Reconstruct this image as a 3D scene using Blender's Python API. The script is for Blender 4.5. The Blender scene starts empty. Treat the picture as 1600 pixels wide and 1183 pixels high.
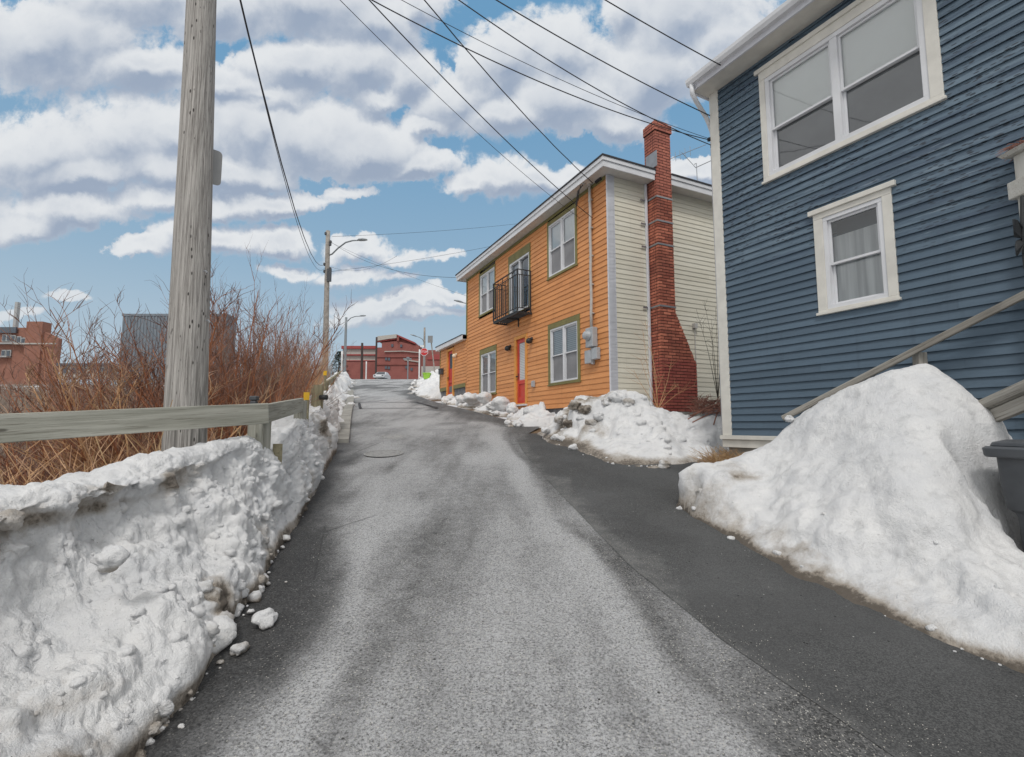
import bpy, math, random
import numpy as np
from mathutils import Vector
R = math.radians
rng = random.Random(7)
SC = bpy.context.scene
COL = SC.collection

# ------------------------------------------------------------------ camera
F, PITCH, CAMZ = 775.0, R(5.53), 1.6
cam_d = bpy.data.cameras.new('camera')
cam = bpy.data.objects.new('camera', cam_d)
COL.objects.link(cam)
cam.location = (0, 0, CAMZ)
cam.rotation_euler = (R(90) + PITCH, 0, 0)
cam_d.sensor_width = 36.0
cam_d.lens = F / 1600 * 36.0
cam_d.clip_start = 0.05
cam_d.clip_end = 5000
SC.camera = cam

def ray(u, v):
    a = (u - 800) / F
    b = (591.5 - v) / F
    return a, math.cos(PITCH) - b * math.sin(PITCH), math.sin(PITCH) + b * math.cos(PITCH)
def P(u, v, Y):
    """survey point: photo pixel and distance up the street -> position in metres"""
    a, y, z = ray(u, v)
    return Vector((a / y * Y, Y, CAMZ + z / y * Y))

# ------------------------------------------------------------------ numpy noise
def _hash(ix, iy, iz, seed):
    h = (ix.astype(np.int64) * 374761393 + iy.astype(np.int64) * 668265263 + iz.astype(np.int64) * 2147483647 + seed * 1274126177) & 0xffffffff
    h = ((h ^ (h >> 13)) * 1274126177) & 0xffffffff
    h = ((h ^ (h >> 16)) * 2246822519) & 0xffffffff
    return ((h ^ (h >> 15)) & 0xffffff) / float(0xffffff)
def vnoise(p, seed=0):
    i = np.floor(p); f = p - i; i = i.astype(np.int64)
    f = f * f * f * (f * (f * 6 - 15) + 10)
    r = 0
    for dx in (0, 1):
        wx = f[:, 0] if dx else 1 - f[:, 0]
        for dy in (0, 1):
            wy = f[:, 1] if dy else 1 - f[:, 1]
            for dz in (0, 1):
                wz = f[:, 2] if dz else 1 - f[:, 2]
                r = r + wx * wy * wz * _hash(i[:, 0] + dx, i[:, 1] + dy, i[:, 2] + dz, seed)
    return r * 2 - 1
def fbm(p, octv=4, seed=0, gain=.5):
    a, s, r = 1.0, 1.0, 0
    for o in range(octv):
        r = r + a * vnoise(p * s + 17.3 * o, seed + o); a *= gain; s *= 2.03
    return r
def lumps(p, seed=0):
    """rounded knobs: 0..1 dome in each cell"""
    i = np.floor(p).astype(np.int64); best = np.zeros(len(p))
    for dx in (-1, 0, 1):
        for dy in (-1, 0, 1):
            for dz in (-1, 0, 1):
                c = i + np.array([dx, dy, dz])
                q = np.stack([_hash(c[:, 0], c[:, 1], c[:, 2], seed + k) for k in (1, 2, 3)], 1)
                rad = .35 + .6 * _hash(c[:, 0], c[:, 1], c[:, 2], seed + 4)
                d2 = ((c + q - p) ** 2).sum(1) / rad ** 2
                best = np.maximum(best, np.sqrt(np.clip(1 - d2, 0, 1)) * rad)
    return best
def sstep(a, b, x):
    t = np.clip((x - a) / (b - a), 0, 1); return t * t * (3 - 2 * t)

# ------------------------------------------------------------------ ground
Lx = np.array([(-40, -1.0), (-2, -1.35), (1, -1.45), (2.0, -1.52), (2.4, -1.54), (2.8, -1.63), (3.4, -1.72), (4.4, -1.98), (6.1, -2.42),
      (8.3, -3.0), (9.9, -3.45), (14, -4.75), (20, -6.6), (28, -9.2), (35, -11.5), (49, -16.0), (90, -28.0), (900, -260)])
def Ledge(Y): return np.interp(Y, Lx[:, 0], Lx[:, 1])
Rx = np.array([(-40, 9), (8.5, 5.0), (10.3, 1.9), (12, .80), (15, -.72), (20.6, -3.4), (24, -4.6), (35, -6.4), (49, -8.6), (90, -16), (900, -200)])
def Redge(Y): return np.interp(Y, Rx[:, 0], Rx[:, 1])
Bx = np.array([(-40, 3.0), (0, 2.1), (2.0, 1.62), (2.43, 1.45), (2.97, 1.22), (3.95, .94), (6.38, .55), (9.0, .20), (10.2, .12), (11.0, .30), (12.2, .70)])
def Bedge(Y): return np.where(Y < 12.1, np.minimum(np.interp(Y, Bx[:, 0], Bx[:, 1]), Redge(Y)), Redge(Y))
def base_z(Y):
    Y = np.asarray(Y, float)
    k = .13 * Y
    t = np.clip((Y - 40) / 16, 0, 1)
    far = .13 * 40 + (.13 * (t - t * t / 2) + .085 * t * t / 2) * 16 + .085 * np.clip(Y - 56, 0, None)
    far = far - .0 
    return np.where(Y < 40, np.maximum(k, .13 * np.maximum(Y, -30)), far)
def gz(X, Y):
    X = np.asarray(X, float); Y = np.asarray(Y, float)
    d = Ledge(Y) - 1.1 - X
    drop = np.where(d > 0, 3.4 * (1 - np.exp(-np.clip(d, 0, None) / 5.0)), 0)
    drop = drop * np.where(Y > 60, np.clip(1 - (Y - 60) / 60, 0.2, 1), 1)
    return base_z(Y) - drop
def G(X, Y): return float(gz(X, Y))

# ------------------------------------------------------------------ node helpers
def lin(c):
    c = c / 255.0
    return c / 12.92 if c <= .04045 else ((c + .055) / 1.055) ** 2.4
def C(r, g, b, k=1.0): return (lin(r) * k, lin(g) * k, lin(b) * k, 1)
class NT:
    def __init__(s, tree): s.t = tree; s.n = tree.nodes; s.l = tree.links
    def new(s, typ, **kw):
        n = s.n.new(typ)
        for k, v in kw.items(): setattr(n, k, v)
        return n
    def put(s, sock, v):
        if v is None: return
        if hasattr(v, 'is_output') or isinstance(v, bpy.types.NodeSocket): s.l.new(v, sock)
        elif isinstance(v, (tuple, list)) and sock.type == 'RGBA' and len(v) == 3: sock.default_value = (*v, 1)
        else: sock.default_value = v
    def m(s, op, a, b=None, c=None, clamp=False):
        n = s.new('ShaderNodeMath', operation=op, use_clamp=clamp)
        for i, v in enumerate((a, b, c)): s.put(n.inputs[i], v)
        return n.outputs[0]
    def vm(s, op, a, b=None, scale=None):
        n = s.new('ShaderNodeVectorMath', operation=op)
        s.put(n.inputs[0], a)
        if b is not None: s.put(n.inputs[1], b)
        if scale is not None: s.put(n.inputs['Scale'], scale)
        return n.outputs['Value'] if op in ('LENGTH', 'DOT_PRODUCT') else n.outputs[0]
    def noise(s, vec, scale, detail=4, rough=.55, dist=0.0):
        n = s.new('ShaderNodeTexNoise')
        s.put(n.inputs['Vector'], vec); n.inputs['Scale'].default_value = scale
        n.inputs['Detail'].default_value = detail; n.inputs['Roughness'].default_value = rough
        n.inputs['Distortion'].default_value = dist
        return n.outputs['Fac']
    def voro(s, vec, scale, out='Distance', feature='F1', rand=1.0):
        n = s.new('ShaderNodeTexVoronoi', feature=feature)
        s.put(n.inputs['Vector'], vec); n.inputs['Scale'].default_value = scale; n.inputs['Randomness'].default_value = rand
        return n.outputs[out]
    def ramp(s, fac, lo, hi, a=0.0, b=1.0):
        n = s.new('ShaderNodeMapRange', interpolation_type='SMOOTHSTEP')
        s.put(n.inputs[0], fac)
        for i, v in enumerate((lo, hi, a, b)): s.put(n.inputs[i + 1], v)
        return n.outputs[0]
    def mix(s, fac, a, b, mode='MIX'):
        n = s.new('ShaderNodeMix', data_type='RGBA', blend_type=mode)
        s.put(n.inputs[0], fac); s.put(n.inputs[6], a); s.put(n.inputs[7], b)
        return n.outputs[2]
    def attr(s, name, out='Fac'):
        n = s.new('ShaderNodeAttribute', attribute_name=name); return n.outputs[out]
    def obj(s): return s.new('ShaderNodeTexCoord').outputs['Object']
    def scale(s, vec, v): return s.vm('MULTIPLY', vec, v)
    def bump(s, h, strength=.3, dist=.01):
        n = s.new('ShaderNodeBump'); s.put(n.inputs['Height'], h)
        n.inputs['Strength'].default_value = strength; n.inputs['Distance'].default_value = dist
        return n.outputs[0]
def material(name, fn):
    m = bpy.data.materials.new(name); m.use_nodes = True
    t = NT(m.node_tree); t.n.clear()
    out = t.new('ShaderNodeOutputMaterial')
    bs = t.new('ShaderNodeBsdfPrincipled')
    t.l.new(bs.outputs[0], out.inputs[0])
    r = fn(t, bs, out) or {}
    for k, v in r.items():
        t.put(bs.inputs[k], v)
    return m
M = {}
def simple(name, col, rough=.6, metal=0.0, var=.12, nscale=6.0, bump=0.0):
    def f(t, bs, out):
        o = t.obj()
        n = t.noise(o, nscale, 5)
        c = t.mix(t.ramp(n, .3, .7), tuple(x * (1 - var) for x in col[:3]), tuple(min(1, x * (1 + var)) for x in col[:3]))
        d = {'Base Color': c, 'Roughness': rough, 'Metallic': metal}
        if bump: d['Normal'] = t.bump(t.noise(o, nscale * 12, 4), bump, .004)
        return d
    M[name] = material(name, f)
    return M[name]

K = 1.05
simple('white_trim', C(214, 215, 218, K), .5, var=.06, nscale=2.5)
simple('grey_white_trim', C(210, 211, 217, K), .5, var=.06, nscale=2.5)
simple('cream_trim', C(213, 210, 202, K), .6, var=.07, nscale=5, bump=.15)
simple('green_trim', C(122, 116, 72, K), .65, var=.12, nscale=4)
simple('orange_trim', C(216, 150, 74, K), .6, var=.08)
simple('soffit_white', C(205, 203, 198, K), .6, var=.05)
simple('roof_felt', C(62, 62, 66), .9, var=.2, nscale=8)
simple('red_paint', C(196, 66, 54, K), .45, var=.1, nscale=3)
simple('black_iron', C(42, 44, 46), .55, var=.15)
simple('cover_iron', C(150, 150, 149), .85, .0, var=.3, nscale=30, bump=.5)
simple('dark_plastic', C(70, 72, 76), .5, var=.1)
simple('bin_plastic', C(80, 83, 87), .42, var=.1, nscale=9, bump=.08)
simple('meter_grey', C(170, 174, 178, K), .45, var=.08)
simple('conduit_grey', C(182, 180, 176, K), .45, var=.08)
simple('galv_metal', C(150, 152, 156), .4, .6, var=.1)
simple('concrete', C(150, 148, 142), .9, var=.2, nscale=3, bump=.3)
simple('dark_foundation', C(112, 114, 118), .9, var=.2, nscale=5, bump=.3)
simple('wire_black', C(48, 50, 54), .6, var=.05)
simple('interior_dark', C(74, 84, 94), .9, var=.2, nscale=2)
simple('yellow_plate', C(226, 178, 38), .5, var=.1)
simple('lime_plastic', C(152, 200, 70), .5, var=.08)
simple('sign_back', C(136, 137, 138), .45, .3, var=.06)
simple('white_plain', C(225, 225, 225), .5, var=.03)
simple('stop_red', C(190, 40, 44), .5, var=.04)
simple('car_white', C(205, 208, 212), .3, var=.03)
simple('car_glass', C(50, 58, 68), .1, var=.05)
simple('tyre_rubber', C(30, 30, 31), .9, var=.1)
simple('lamp_grey', C(140, 146, 150), .4, .4, var=.06)
simple('far_pole', C(152, 146, 139), .9, var=.2)
simple('far_dark_pole', C(70, 60, 58), .9, var=.2)
simple('bark_dark', C(66, 60, 50), .9, var=.3)
simple('needle_green', C(62, 72, 58), .9, var=.4, nscale=12)
simple('far_window', C(84, 92, 102), .25, var=.2)
simple('far_white', C(168, 170, 170), .6, var=.06)
simple('far_grey_band', C(176, 172, 166), .7, var=.08)
simple('far_red_trim', C(150, 68, 66), .7, var=.1)
simple('light_glass', C(236, 220, 196), .4, var=.04)
simple('door_glass_blind', C(206, 210, 214), .5, var=.05)
simple('reddish_twig', C(134, 92, 78), .8, var=.25, nscale=9)
simple('ice_lump', C(216, 218, 222), .6, var=.05)

def f_glass(t, bs, out):
    fr = t.new('ShaderNodeFresnel'); fr.inputs['IOR'].default_value = 1.55
    g = t.new('ShaderNodeBsdfGlossy'); g.inputs['Roughness'].default_value = .03
    g.inputs['Color'].default_value = (.9, .93, .96, 1)
    tr = t.new('ShaderNodeBsdfTransparent'); tr.inputs['Color'].default_value = (.95, .97, .97, 1)
    mx = t.new('ShaderNodeMixShader')
    nz = t.noise(t.obj(), 1.6, 2)
    g.inputs['Normal'].default_value = (0, 0, 0)
    t.l.new(t.bump(nz, .06, .02), g.inputs['Normal'])
    t.l.new(t.m('ADD', t.m('MULTIPLY', fr.outputs[0], 1.25), .05, clamp=True), mx.inputs[0])
    t.l.new(tr.outputs[0], mx.inputs[1]); t.l.new(g.outputs[0], mx.inputs[2])
    t.l.new(mx.outputs[0], out.inputs[0])
M['window_glass'] = material('window_glass', f_glass)

def f_blind(t, bs, out):
    o = t.attr('gc', 'Vector')
    sep = t.new('ShaderNodeSeparateXYZ'); t.l.new(o, sep.inputs[0])
    w = t.m('SINE', t.m('MULTIPLY', sep.outputs[2], 2 * math.pi / .05))
    c = t.mix(t.ramp(w, -1, 1), C(170, 172, 174), C(216, 217, 218))
    return {'Base Color': c, 'Roughness': .7}
M['slat_blind'] = material('slat_blind', f_blind)
def f_curtain(t, bs, out):
    o = t.attr('gc', 'Vector')
    n = t.noise(t.scale(o, (14, 14, .6)), 1.0, 3)
    c = t.mix(t.ramp(n, .3, .7), C(176, 178, 180), C(222, 223, 223))
    return {'Base Color': c, 'Roughness': .8}
M['curtain_cloth'] = material('curtain_cloth', f_curtain)
simple('roller_blind', C(238, 238, 236), .8, var=.03, nscale=1.0)
simple('insect_screen', C(136, 136, 139), .9, var=.12, nscale=2)

def siding_mat(name, c1, c2, dirt, weather=False):
    def f(t, bs, out):
        g = t.attr('gc', 'Vector')
        n1 = t.noise(t.scale(g, (.5, 1, 2.2)), 1.0, 4)
        n2 = t.noise(t.scale(g, (3, 3, 34)), 1.0, 5, .6)
        n3 = t.noise(t.scale(g, (10, 10, 10)), 1.0, 4)
        c = t.mix(t.ramp(n1, .3, .7), c1, c2)
        c = t.mix(t.m('MULTIPLY', t.ramp(n2, .45, .75), .25), c, dirt)
        bid = t.attr('board')
        c = t.mix(t.m('MULTIPLY', bid, .30), c, dirt)
        big0 = t.noise(t.scale(g, (.35, 1, .5)), 1.0, 5, .6)
        c = t.mix(t.ramp(big0, .50, .75, 0, .28), c, dirt)
        run = t.noise(t.scale(g, (7, 1, .55)), 1.0, 4, .6)
        c = t.mix(t.ramp(run, .56, .75, 0, .22), c, dirt)
        h = t.m('ADD', n2, t.m('MULTIPLY', n3, .4))
        rough = .62
        if weather:
            sep = t.new('ShaderNodeSeparateXYZ'); t.l.new(g, sep.inputs[0])
            big = t.noise(t.scale(g, (.45, 1, 1.4)), 1.0, 4)
            up = t.ramp(t.m('ADD', sep.outputs[2], t.m('MULTIPLY', big, 2.2)), 4.5, 5.3)
            lowk = t.m('ADD', t.m('MULTIPLY', up, .92), .08)
            st = t.noise(t.scale(g, (1.1, 1, 15)), 1.0, 6, .66)
            c = t.mix(t.m('MULTIPLY', up, t.ramp(st, .42, .62, .0, .60)), c, C(116, 135, 149))
            st2 = t.noise(t.vm('ADD', t.scale(g, (.7, 1, 10)), (5, 3, 9)), 1.0, 6, .7)
            c = t.mix(t.m('MULTIPLY', lowk, t.ramp(st2, .50, .62, .0, .80)), c, C(70, 86, 104))
            bare = t.noise(t.vm('ADD', t.scale(g, (2.2, 1, 26)), (31, 8, 2)), 1.0, 6, .7)
            c = t.mix(t.m('MULTIPLY', lowk, t.ramp(bare, .60, .68, 0, .42)), c, C(150, 163, 173))
            fm = t.noise(t.scale(g, (1.6, 1, 4)), 1.0, 4, .6)
            fl = t.voro(t.vm('ADD', t.scale(g, (11, 11, 40)), t.vm('SCALE', t.new('ShaderNodeTexNoise').outputs['Color'], scale=.5)), 1.0)
            fk = t.m('MULTIPLY', t.ramp(fl, .22, .36, 1, 0), t.ramp(fm, .40, .52))
            c = t.mix(t.m('MULTIPLY', t.m('MULTIPLY', fk, lowk), .9), c, C(46, 54, 64))
            fl2 = t.voro(t.vm('ADD', t.scale(g, (6, 6, 20)), (3, 1, 7)), 1.0)
            fk2 = t.m('MULTIPLY', t.ramp(fl2, .14, .22, 1, 0), t.ramp(fm, .45, .54))
            c = t.mix(t.m('MULTIPLY', fk2, t.m('MULTIPLY', lowk, .85)), c, C(52, 58, 66))
            h = t.m('ADD', h, t.m('MULTIPLY', t.m('MULTIPLY', fk, up), -1.2))
        return {'Base Color': c, 'Roughness': rough, 'Normal': t.bump(h, .25, .004)}
    M[name] = material(name, f)
siding_mat('orange_clapboard', C(216, 147, 90, K), C(223, 156, 99, K), C(160, 102, 58))
siding_mat('cream_vinyl', C(222, 217, 200, K), C(226, 222, 207, K), C(184, 179, 162))
siding_mat('blue_clapboard', C(80, 99, 115), C(90, 109, 125), C(54, 67, 80), True)

def f_wood(c1, c2, c3, lo=.4, hi=.7):
    def f(t, bs, out):
        g = t.attr('gc', 'Vector')
        n1 = t.noise(t.scale(g, (1.2, 26, 26)), 1.0, 6, .65)
        n2 = t.noise(t.scale(g, (.7, 2, 2)), 1.0, 3)
        n3 = t.noise(t.scale(g, (3.0, 90, 90)), 1.0, 4, .6)
        c = t.mix(t.ramp(n1, .3, .7), c1, c2)
        c = t.mix(t.ramp(n3, .54, .68, 0, .75), c, c3)
        c = t.mix(t.ramp(n2, .45, .75, 0, .4), c, c3)
        kn = t.voro(t.scale(g, (2.2, 6.5, 6.5)), 1.0)
        c = t.mix(t.ramp(kn, .05, .10, .8, 0), c, tuple(x * .45 for x in c3[:3]))
        h = t.m('ADD', n1, n3)
        return {'Base Color': c, 'Roughness': .85, 'Normal': t.bump(h, .6, .006)}
    return f
M['rail_wood'] = material('rail_wood', f_wood(C(142, 142, 131), C(176, 175, 165), C(104, 100, 88)))
M['old_post_wood'] = material('old_post_wood', f_wood(C(130, 124, 100), C(160, 152, 126), C(92, 84, 60)))
M['grey_rail_wood'] = material('grey_rail_wood', f_wood(C(140, 136, 128), C(170, 166, 158), C(96, 90, 82)))
M['white_post_paint'] = material('white_post_paint', f_wood(C(190, 188, 180), C(204, 202, 196), C(150, 144, 132)))
def f_pole(t, bs, out):
    o = t.obj()
    n1 = t.noise(t.scale(o, (75, 75, 1.0)), 1.0, 8, .72)
    n2 = t.noise(t.scale(o, (2, 2, .7)), 1.0, 4)
    n3 = t.noise(t.scale(o, (130, 130, 2.0)), 1.0, 4, .65)
    c = t.mix(t.ramp(n1, .36, .64), C(132, 128, 124), C(194, 190, 185))
    c = t.mix(t.ramp(n3, .56, .68, 0, .60), c, C(100, 95, 91))
    c = t.mix(t.ramp(n2, .5, .75, 0, .4), c, C(160, 157, 153))
    kn = t.voro(t.scale(o, (26, 26, 9)), 1.0)
    km = t.noise(t.scale(o, (8, 8, .4)), 1.0, 3)
    c = t.mix(t.m('MULTIPLY', t.ramp(kn, .12, .22, .95, 0), t.ramp(km, .47, .55)), c, C(50, 46, 44))
    sep = t.new('ShaderNodeSeparateXYZ'); t.l.new(o, sep.inputs[0])
    base = t.ramp(sep.outputs[2], .9, 2.3, .75, 0)
    st = t.noise(t.scale(o, (30, 30, .8)), 1.0, 6, .68)
    c = t.mix(t.m('MULTIPLY', base, t.ramp(st, .44, .60)), c, C(70, 71, 66))
    return {'Base Color': c, 'Roughness': .92, 'Normal': t.bump(t.m('ADD', n1, n3), .9, .010)}
M['pole_wood'] = material('pole_wood', f_pole)

def f_brick(t, bs, out):
    v = t.attr('board')
    o = t.obj()
    c = t.mix(v, C(148, 80, 64), C(212, 130, 104))
    n = t.noise(o, 30, 5, .65); n2 = t.noise(o, 2.2, 4)
    c = t.mix(t.ramp(n, .4, .75, 0, .45), c, C(110, 66, 58))
    c = t.mix(t.ramp(n2, .45, .70, 0, .6), c, C(126, 72, 60))
    sep = t.new('ShaderNodeSeparateXYZ'); t.l.new(o, sep.inputs[0])
    low = t.ramp(t.m('ADD', sep.outputs[2], t.m('MULTIPLY', n2, .25)), 1.75, 1.95, 1, 0)
    c = t.mix(t.m('MULTIPLY', low, .62), c, C(154, 72, 68))
    top = t.ramp(sep.outputs[2], 5.4, 5.9, 0, .5)
    c = t.mix(top, c, C(170, 106, 94))
    return {'Base Color': c, 'Roughness': .9, 'Normal': t.bump(n, .5, .006)}
M['chimney_brick'] = material('chimney_brick', f_brick)
def f_mortar(t, bs, out):
    o = t.obj(); n = t.noise(o, 12, 5)
    return {'Base Color': t.mix(n, C(58, 40, 36), C(88, 64, 56)), 'Roughness': .95}
M['mortar'] = material('mortar', f_mortar)

def f_snow(t, bs, out):
    o = t.obj()
    d = t.attr('dirt')
    n1 = t.noise(o, 3.2, 5, .6); n2 = t.noise(o, 26, 5, .7); n3 = t.noise(o, 120, 3, .6); n4 = t.noise(o, 9, 4, .6)
    c = t.mix(t.ramp(n1, .3, .7), C(222, 223, 225), C(236, 236, 236))
    c = t.mix(t.ramp(n4, .48, .70, 0, .45), c, C(190, 191, 192))
    m = t.ramp(t.m('ADD', d, t.m('MULTIPLY', t.m('SUBTRACT', t.m('ADD', n1, t.m('MULTIPLY', n2, .8)), .9), .55)), .25, .85)
    c = t.mix(t.m('MULTIPLY', m, .85), c, C(150, 138, 122))
    m2 = t.ramp(t.m('ADD', d, t.m('MULTIPLY', t.m('SUBTRACT', n2, .5), 1.3)), .70, 1.1)
    c = t.mix(t.m('MULTIPLY', m2, .8), c, C(74, 66, 58))
    sp = t.voro(o, 55); spm = t.noise(o, 4.5, 3)
    c = t.mix(t.m('MULTIPLY', t.ramp(sp, .08, .15, .8, 0), t.ramp(spm, .54, .64)), c, C(96, 90, 84))
    h = t.m('ADD', t.m('ADD', n2, t.m('MULTIPLY', t.noise(o, 58, 5, .72), .8)), t.m('MULTIPLY', n3, .55))
    return {'Base Color': c, 'Roughness': .55, 'Normal': t.bump(h, .8, .018), 'Specular IOR Level': .3}
M['snow'] = material('snow', f_snow)

def f_road(t, bs, out):
    o = t.obj()
    salt = t.attr('salt'); wet = t.attr('wet')
    fine = t.noise(o, 210, 3, .75); a2 = t.noise(o, 70, 4, .72); mid = t.noise(o, 9, 6, .70)
    lon = t.noise(t.scale(o, (3.2, .45, 1)), 1.0, 6, .62)
    v1 = t.voro(o, 120, 'Color'); s1 = t.new('ShaderNodeSeparateColor'); t.l.new(v1, s1.inputs[0])
    c = t.mix(t.ramp(s1.outputs[0], .05, .95), C(46, 47, 48), C(122, 122, 121))
    c = t.mix(t.ramp(fine, .38, .66, 0, .55), c, C(52, 52, 53))
    s = t.m('ADD', salt, t.m('MULTIPLY', t.m('SUBTRACT', t.m('ADD', t.m('MULTIPLY', mid, .8), t.m('MULTIPLY', lon, .9)), .85), .75))
    sm = t.ramp(s, -.05, 1.0)
    grain = t.m('ADD', t.m('MULTIPLY', a2, .9), t.m('MULTIPLY', fine, .7))
    cov = t.m('MULTIPLY', sm, t.ramp(grain, .58, .98, .10, 1.2), clamp=True)
    c = t.mix(cov, c, C(198, 199, 201))
    gv = t.voro(o, 62); gvc = t.voro(o, 62, 'Color')
    sg = t.new('ShaderNodeSeparateColor'); t.l.new(gvc, sg.inputs[0])
    gr = t.m('MULTIPLY', t.ramp(gv, .18, .34, 1, 0), t.ramp(t.m('ADD', sg.outputs[1], t.m('MULTIPLY', s, .40)), .80, .95))
    c = t.mix(t.m('MULTIPLY', gr, .75), c, C(206, 204, 198))
    dk = t.m('MULTIPLY', t.ramp(gv, .2, .36, 1, 0), t.ramp(sg.outputs[2], .84, .90))
    c = t.mix(t.m('MULTIPLY', dk, .75), c, C(44, 44, 45))
    bv = t.voro(o, 17); bvc = t.voro(o, 17, 'Color'); sb = t.new('ShaderNodeSeparateColor'); t.l.new(bvc, sb.inputs[0])
    c = t.mix(t.m('MULTIPLY', t.ramp(bv, .08, .15, 1, 0), t.ramp(sb.outputs[0], .86, .90)), c, C(52, 50, 48))
    c = t.mix(t.m('MULTIPLY', t.ramp(bv, .06, .12, 1, 0), t.ramp(sb.outputs[1], .90, .93)), c, C(212, 211, 208))
    # hairline cracks
    cr = t.voro(t.vm('ADD', t.scale(o, (.8, .5, 1)), t.vm('SCALE', t.new('ShaderNodeTexNoise').outputs['Color'], scale=.25)), 1.0, feature='DISTANCE_TO_EDGE')
    crm = t.noise(o, .6, 3)
    c = t.mix(t.m('MULTIPLY', t.ramp(cr, .002, .008, .5, 0), t.ramp(crm, .56, .64)), c, C(48, 48, 48))
    c = t.mix(t.m('MULTIPLY', wet, t.ramp(grain, .55, 1.0, .80, .50)), c, C(46, 46, 47))
    rough = t.m('SUBTRACT', .88, t.m('MULTIPLY', wet, .32))
    hgt = t.m('ADD', s1.outputs[1], t.m('MULTIPLY', fine, 1.2))
    return {'Base Color': c, 'Roughness': rough, 'Normal': t.bump(hgt, .75, .007), 'Specular IOR Level': .35}
M['road'] = material('road', f_road)
def f_drive(t, bs, out):
    o = t.obj(); wet = t.attr('wet')
    a1 = t.noise(o, 260, 3, .7); big = t.noise(o, .9, 5, .6); mid = t.noise(o, 9, 5, .65)
    st = t.voro(o, 170, 'Color'); sc = t.new('ShaderNodeSeparateColor'); t.l.new(st, sc.inputs[0])
    c = t.mix(t.ramp(sc.outputs[0], .1, .95), C(62, 63, 64), C(100, 101, 101))
    c = t.mix(t.ramp(a1, .4, .7, 0, .5), c, C(50, 50, 51))
    c = t.mix(t.ramp(big, .4, .7, 0, .45), c, C(98, 99, 100))
    c = t.mix(t.ramp(mid, .55, .75, 0, .3), c, C(104, 104, 104))
    gv = t.voro(o, 26); gc = t.voro(o, 26, 'Color'); sg = t.new('ShaderNodeSeparateColor'); t.l.new(gc, sg.inputs[0])
    gr = t.m('MULTIPLY', t.ramp(gv, .09, .15, 1, 0), t.ramp(sg.outputs[1], .93, .96))
    c = t.mix(t.m('MULTIPLY', gr, .8), c, C(190, 190, 188))
    dk = t.m('MULTIPLY', t.ramp(gv, .14, .2, 1, 0), t.ramp(sg.outputs[2], .93, .95))
    c = t.mix(dk, c, C(30, 30, 31))
    salt = t.attr('salt')
    gv2 = t.voro(o, 80); gc2 = t.voro(o, 80, 'Color'); sg2 = t.new('ShaderNodeSeparateColor'); t.l.new(gc2, sg2.inputs[0])
    g2 = t.m('MULTIPLY', t.ramp(gv2, .18, .3, 1, 0), t.ramp(t.m('ADD', sg2.outputs[1], t.m('MULTIPLY', salt, .5)), .98, 1.1))
    c = t.mix(t.m('MULTIPLY', g2, .75), c, C(190, 186, 176))
    c = t.mix(t.m('MULTIPLY', t.ramp(t.m('ADD', salt, t.m('MULTIPLY', t.m('SUBTRACT', mid, .5), 1.0)), .25, 1.0), t.ramp(a1, .4, .62, .1, .6)), c, C(160, 160, 158))
    c = t.mix(t.m('MULTIPLY', wet, .5), c, C(44, 44, 45))
    return {'Base Color': c, 'Roughness': .8, 'Normal': t.bump(t.m('ADD', sc.outputs[1], a1), .5, .005), 'Specular IOR Level': .35}
M['driveway'] = material('driveway', f_drive)
def f_ground(t, bs, out):
    o = t.obj()
    n = t.noise(o, .35, 6, .6); n2 = t.noise(o, 3.5, 6, .7); n3 = t.noise(o, 40, 4, .7)
    c = t.mix(t.ramp(n2, .3, .7), C(92, 74, 56), C(140, 116, 88))
    c = t.mix(t.ramp(n3, .4, .7, 0, .6), c, C(66, 56, 46))
    c = t.mix(t.ramp(t.m('ADD', n, t.m('MULTIPLY', n2, .25)), .60, .68), c, C(212, 214, 218))
    return {'Base Color': c, 'Roughness': .95, 'Normal': t.bump(t.m('ADD', n2, n3), .6, .03)}
M['ground'] = material('ground', f_ground)
def twig_mat(name, c1, c2, c3):
    def f(t, bs, out):
        h = t.attr('tw'); o = t.obj()
        n = t.noise(o, 5, 3)
        c = t.mix(t.ramp(n, .35, .65), c1, c2)
        c = t.mix(h, c, c3)
        return {'Base Color': c, 'Roughness': .75}
    M[name] = material(name, f)
twig_mat('cane_red', C(148, 92, 62), C(174, 116, 80), C(112, 88, 80))
twig_mat('cane_tan', C(186, 140, 98), C(212, 172, 128), C(160, 130, 108))
twig_mat('cane_grey', C(130, 114, 100), C(156, 138, 122), C(134, 122, 114))
twig_mat('straw', C(178, 148, 106), C(206, 180, 140), C(152, 116, 82))
def f_brickfar(name, c1, c2, mortar):
    def f(t, bs, out):
        o = t.obj(); n = t.noise(o, .5, 4); n2 = t.noise(t.scale(o, (.6, .6, 9)), 1.0, 3)
        c = t.mix(t.ramp(n, .3, .7), c1, c2)
        c = t.mix(t.ramp(n2, .5, .7, 0, .35), c, mortar)
        return {'Base Color': c, 'Roughness': .9}
    M[name] = material(name, f)
f_brickfar('far_brick_orange', C(140, 97, 83), C(152, 107, 91), C(124, 92, 82))
f_brickfar('far_brick_red', C(136, 82, 77), C(148, 92, 85), C(116, 74, 70))
f_brickfar('far_panel_grey', C(116, 125, 134), C(126, 134, 142), C(102, 110, 118))

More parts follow.
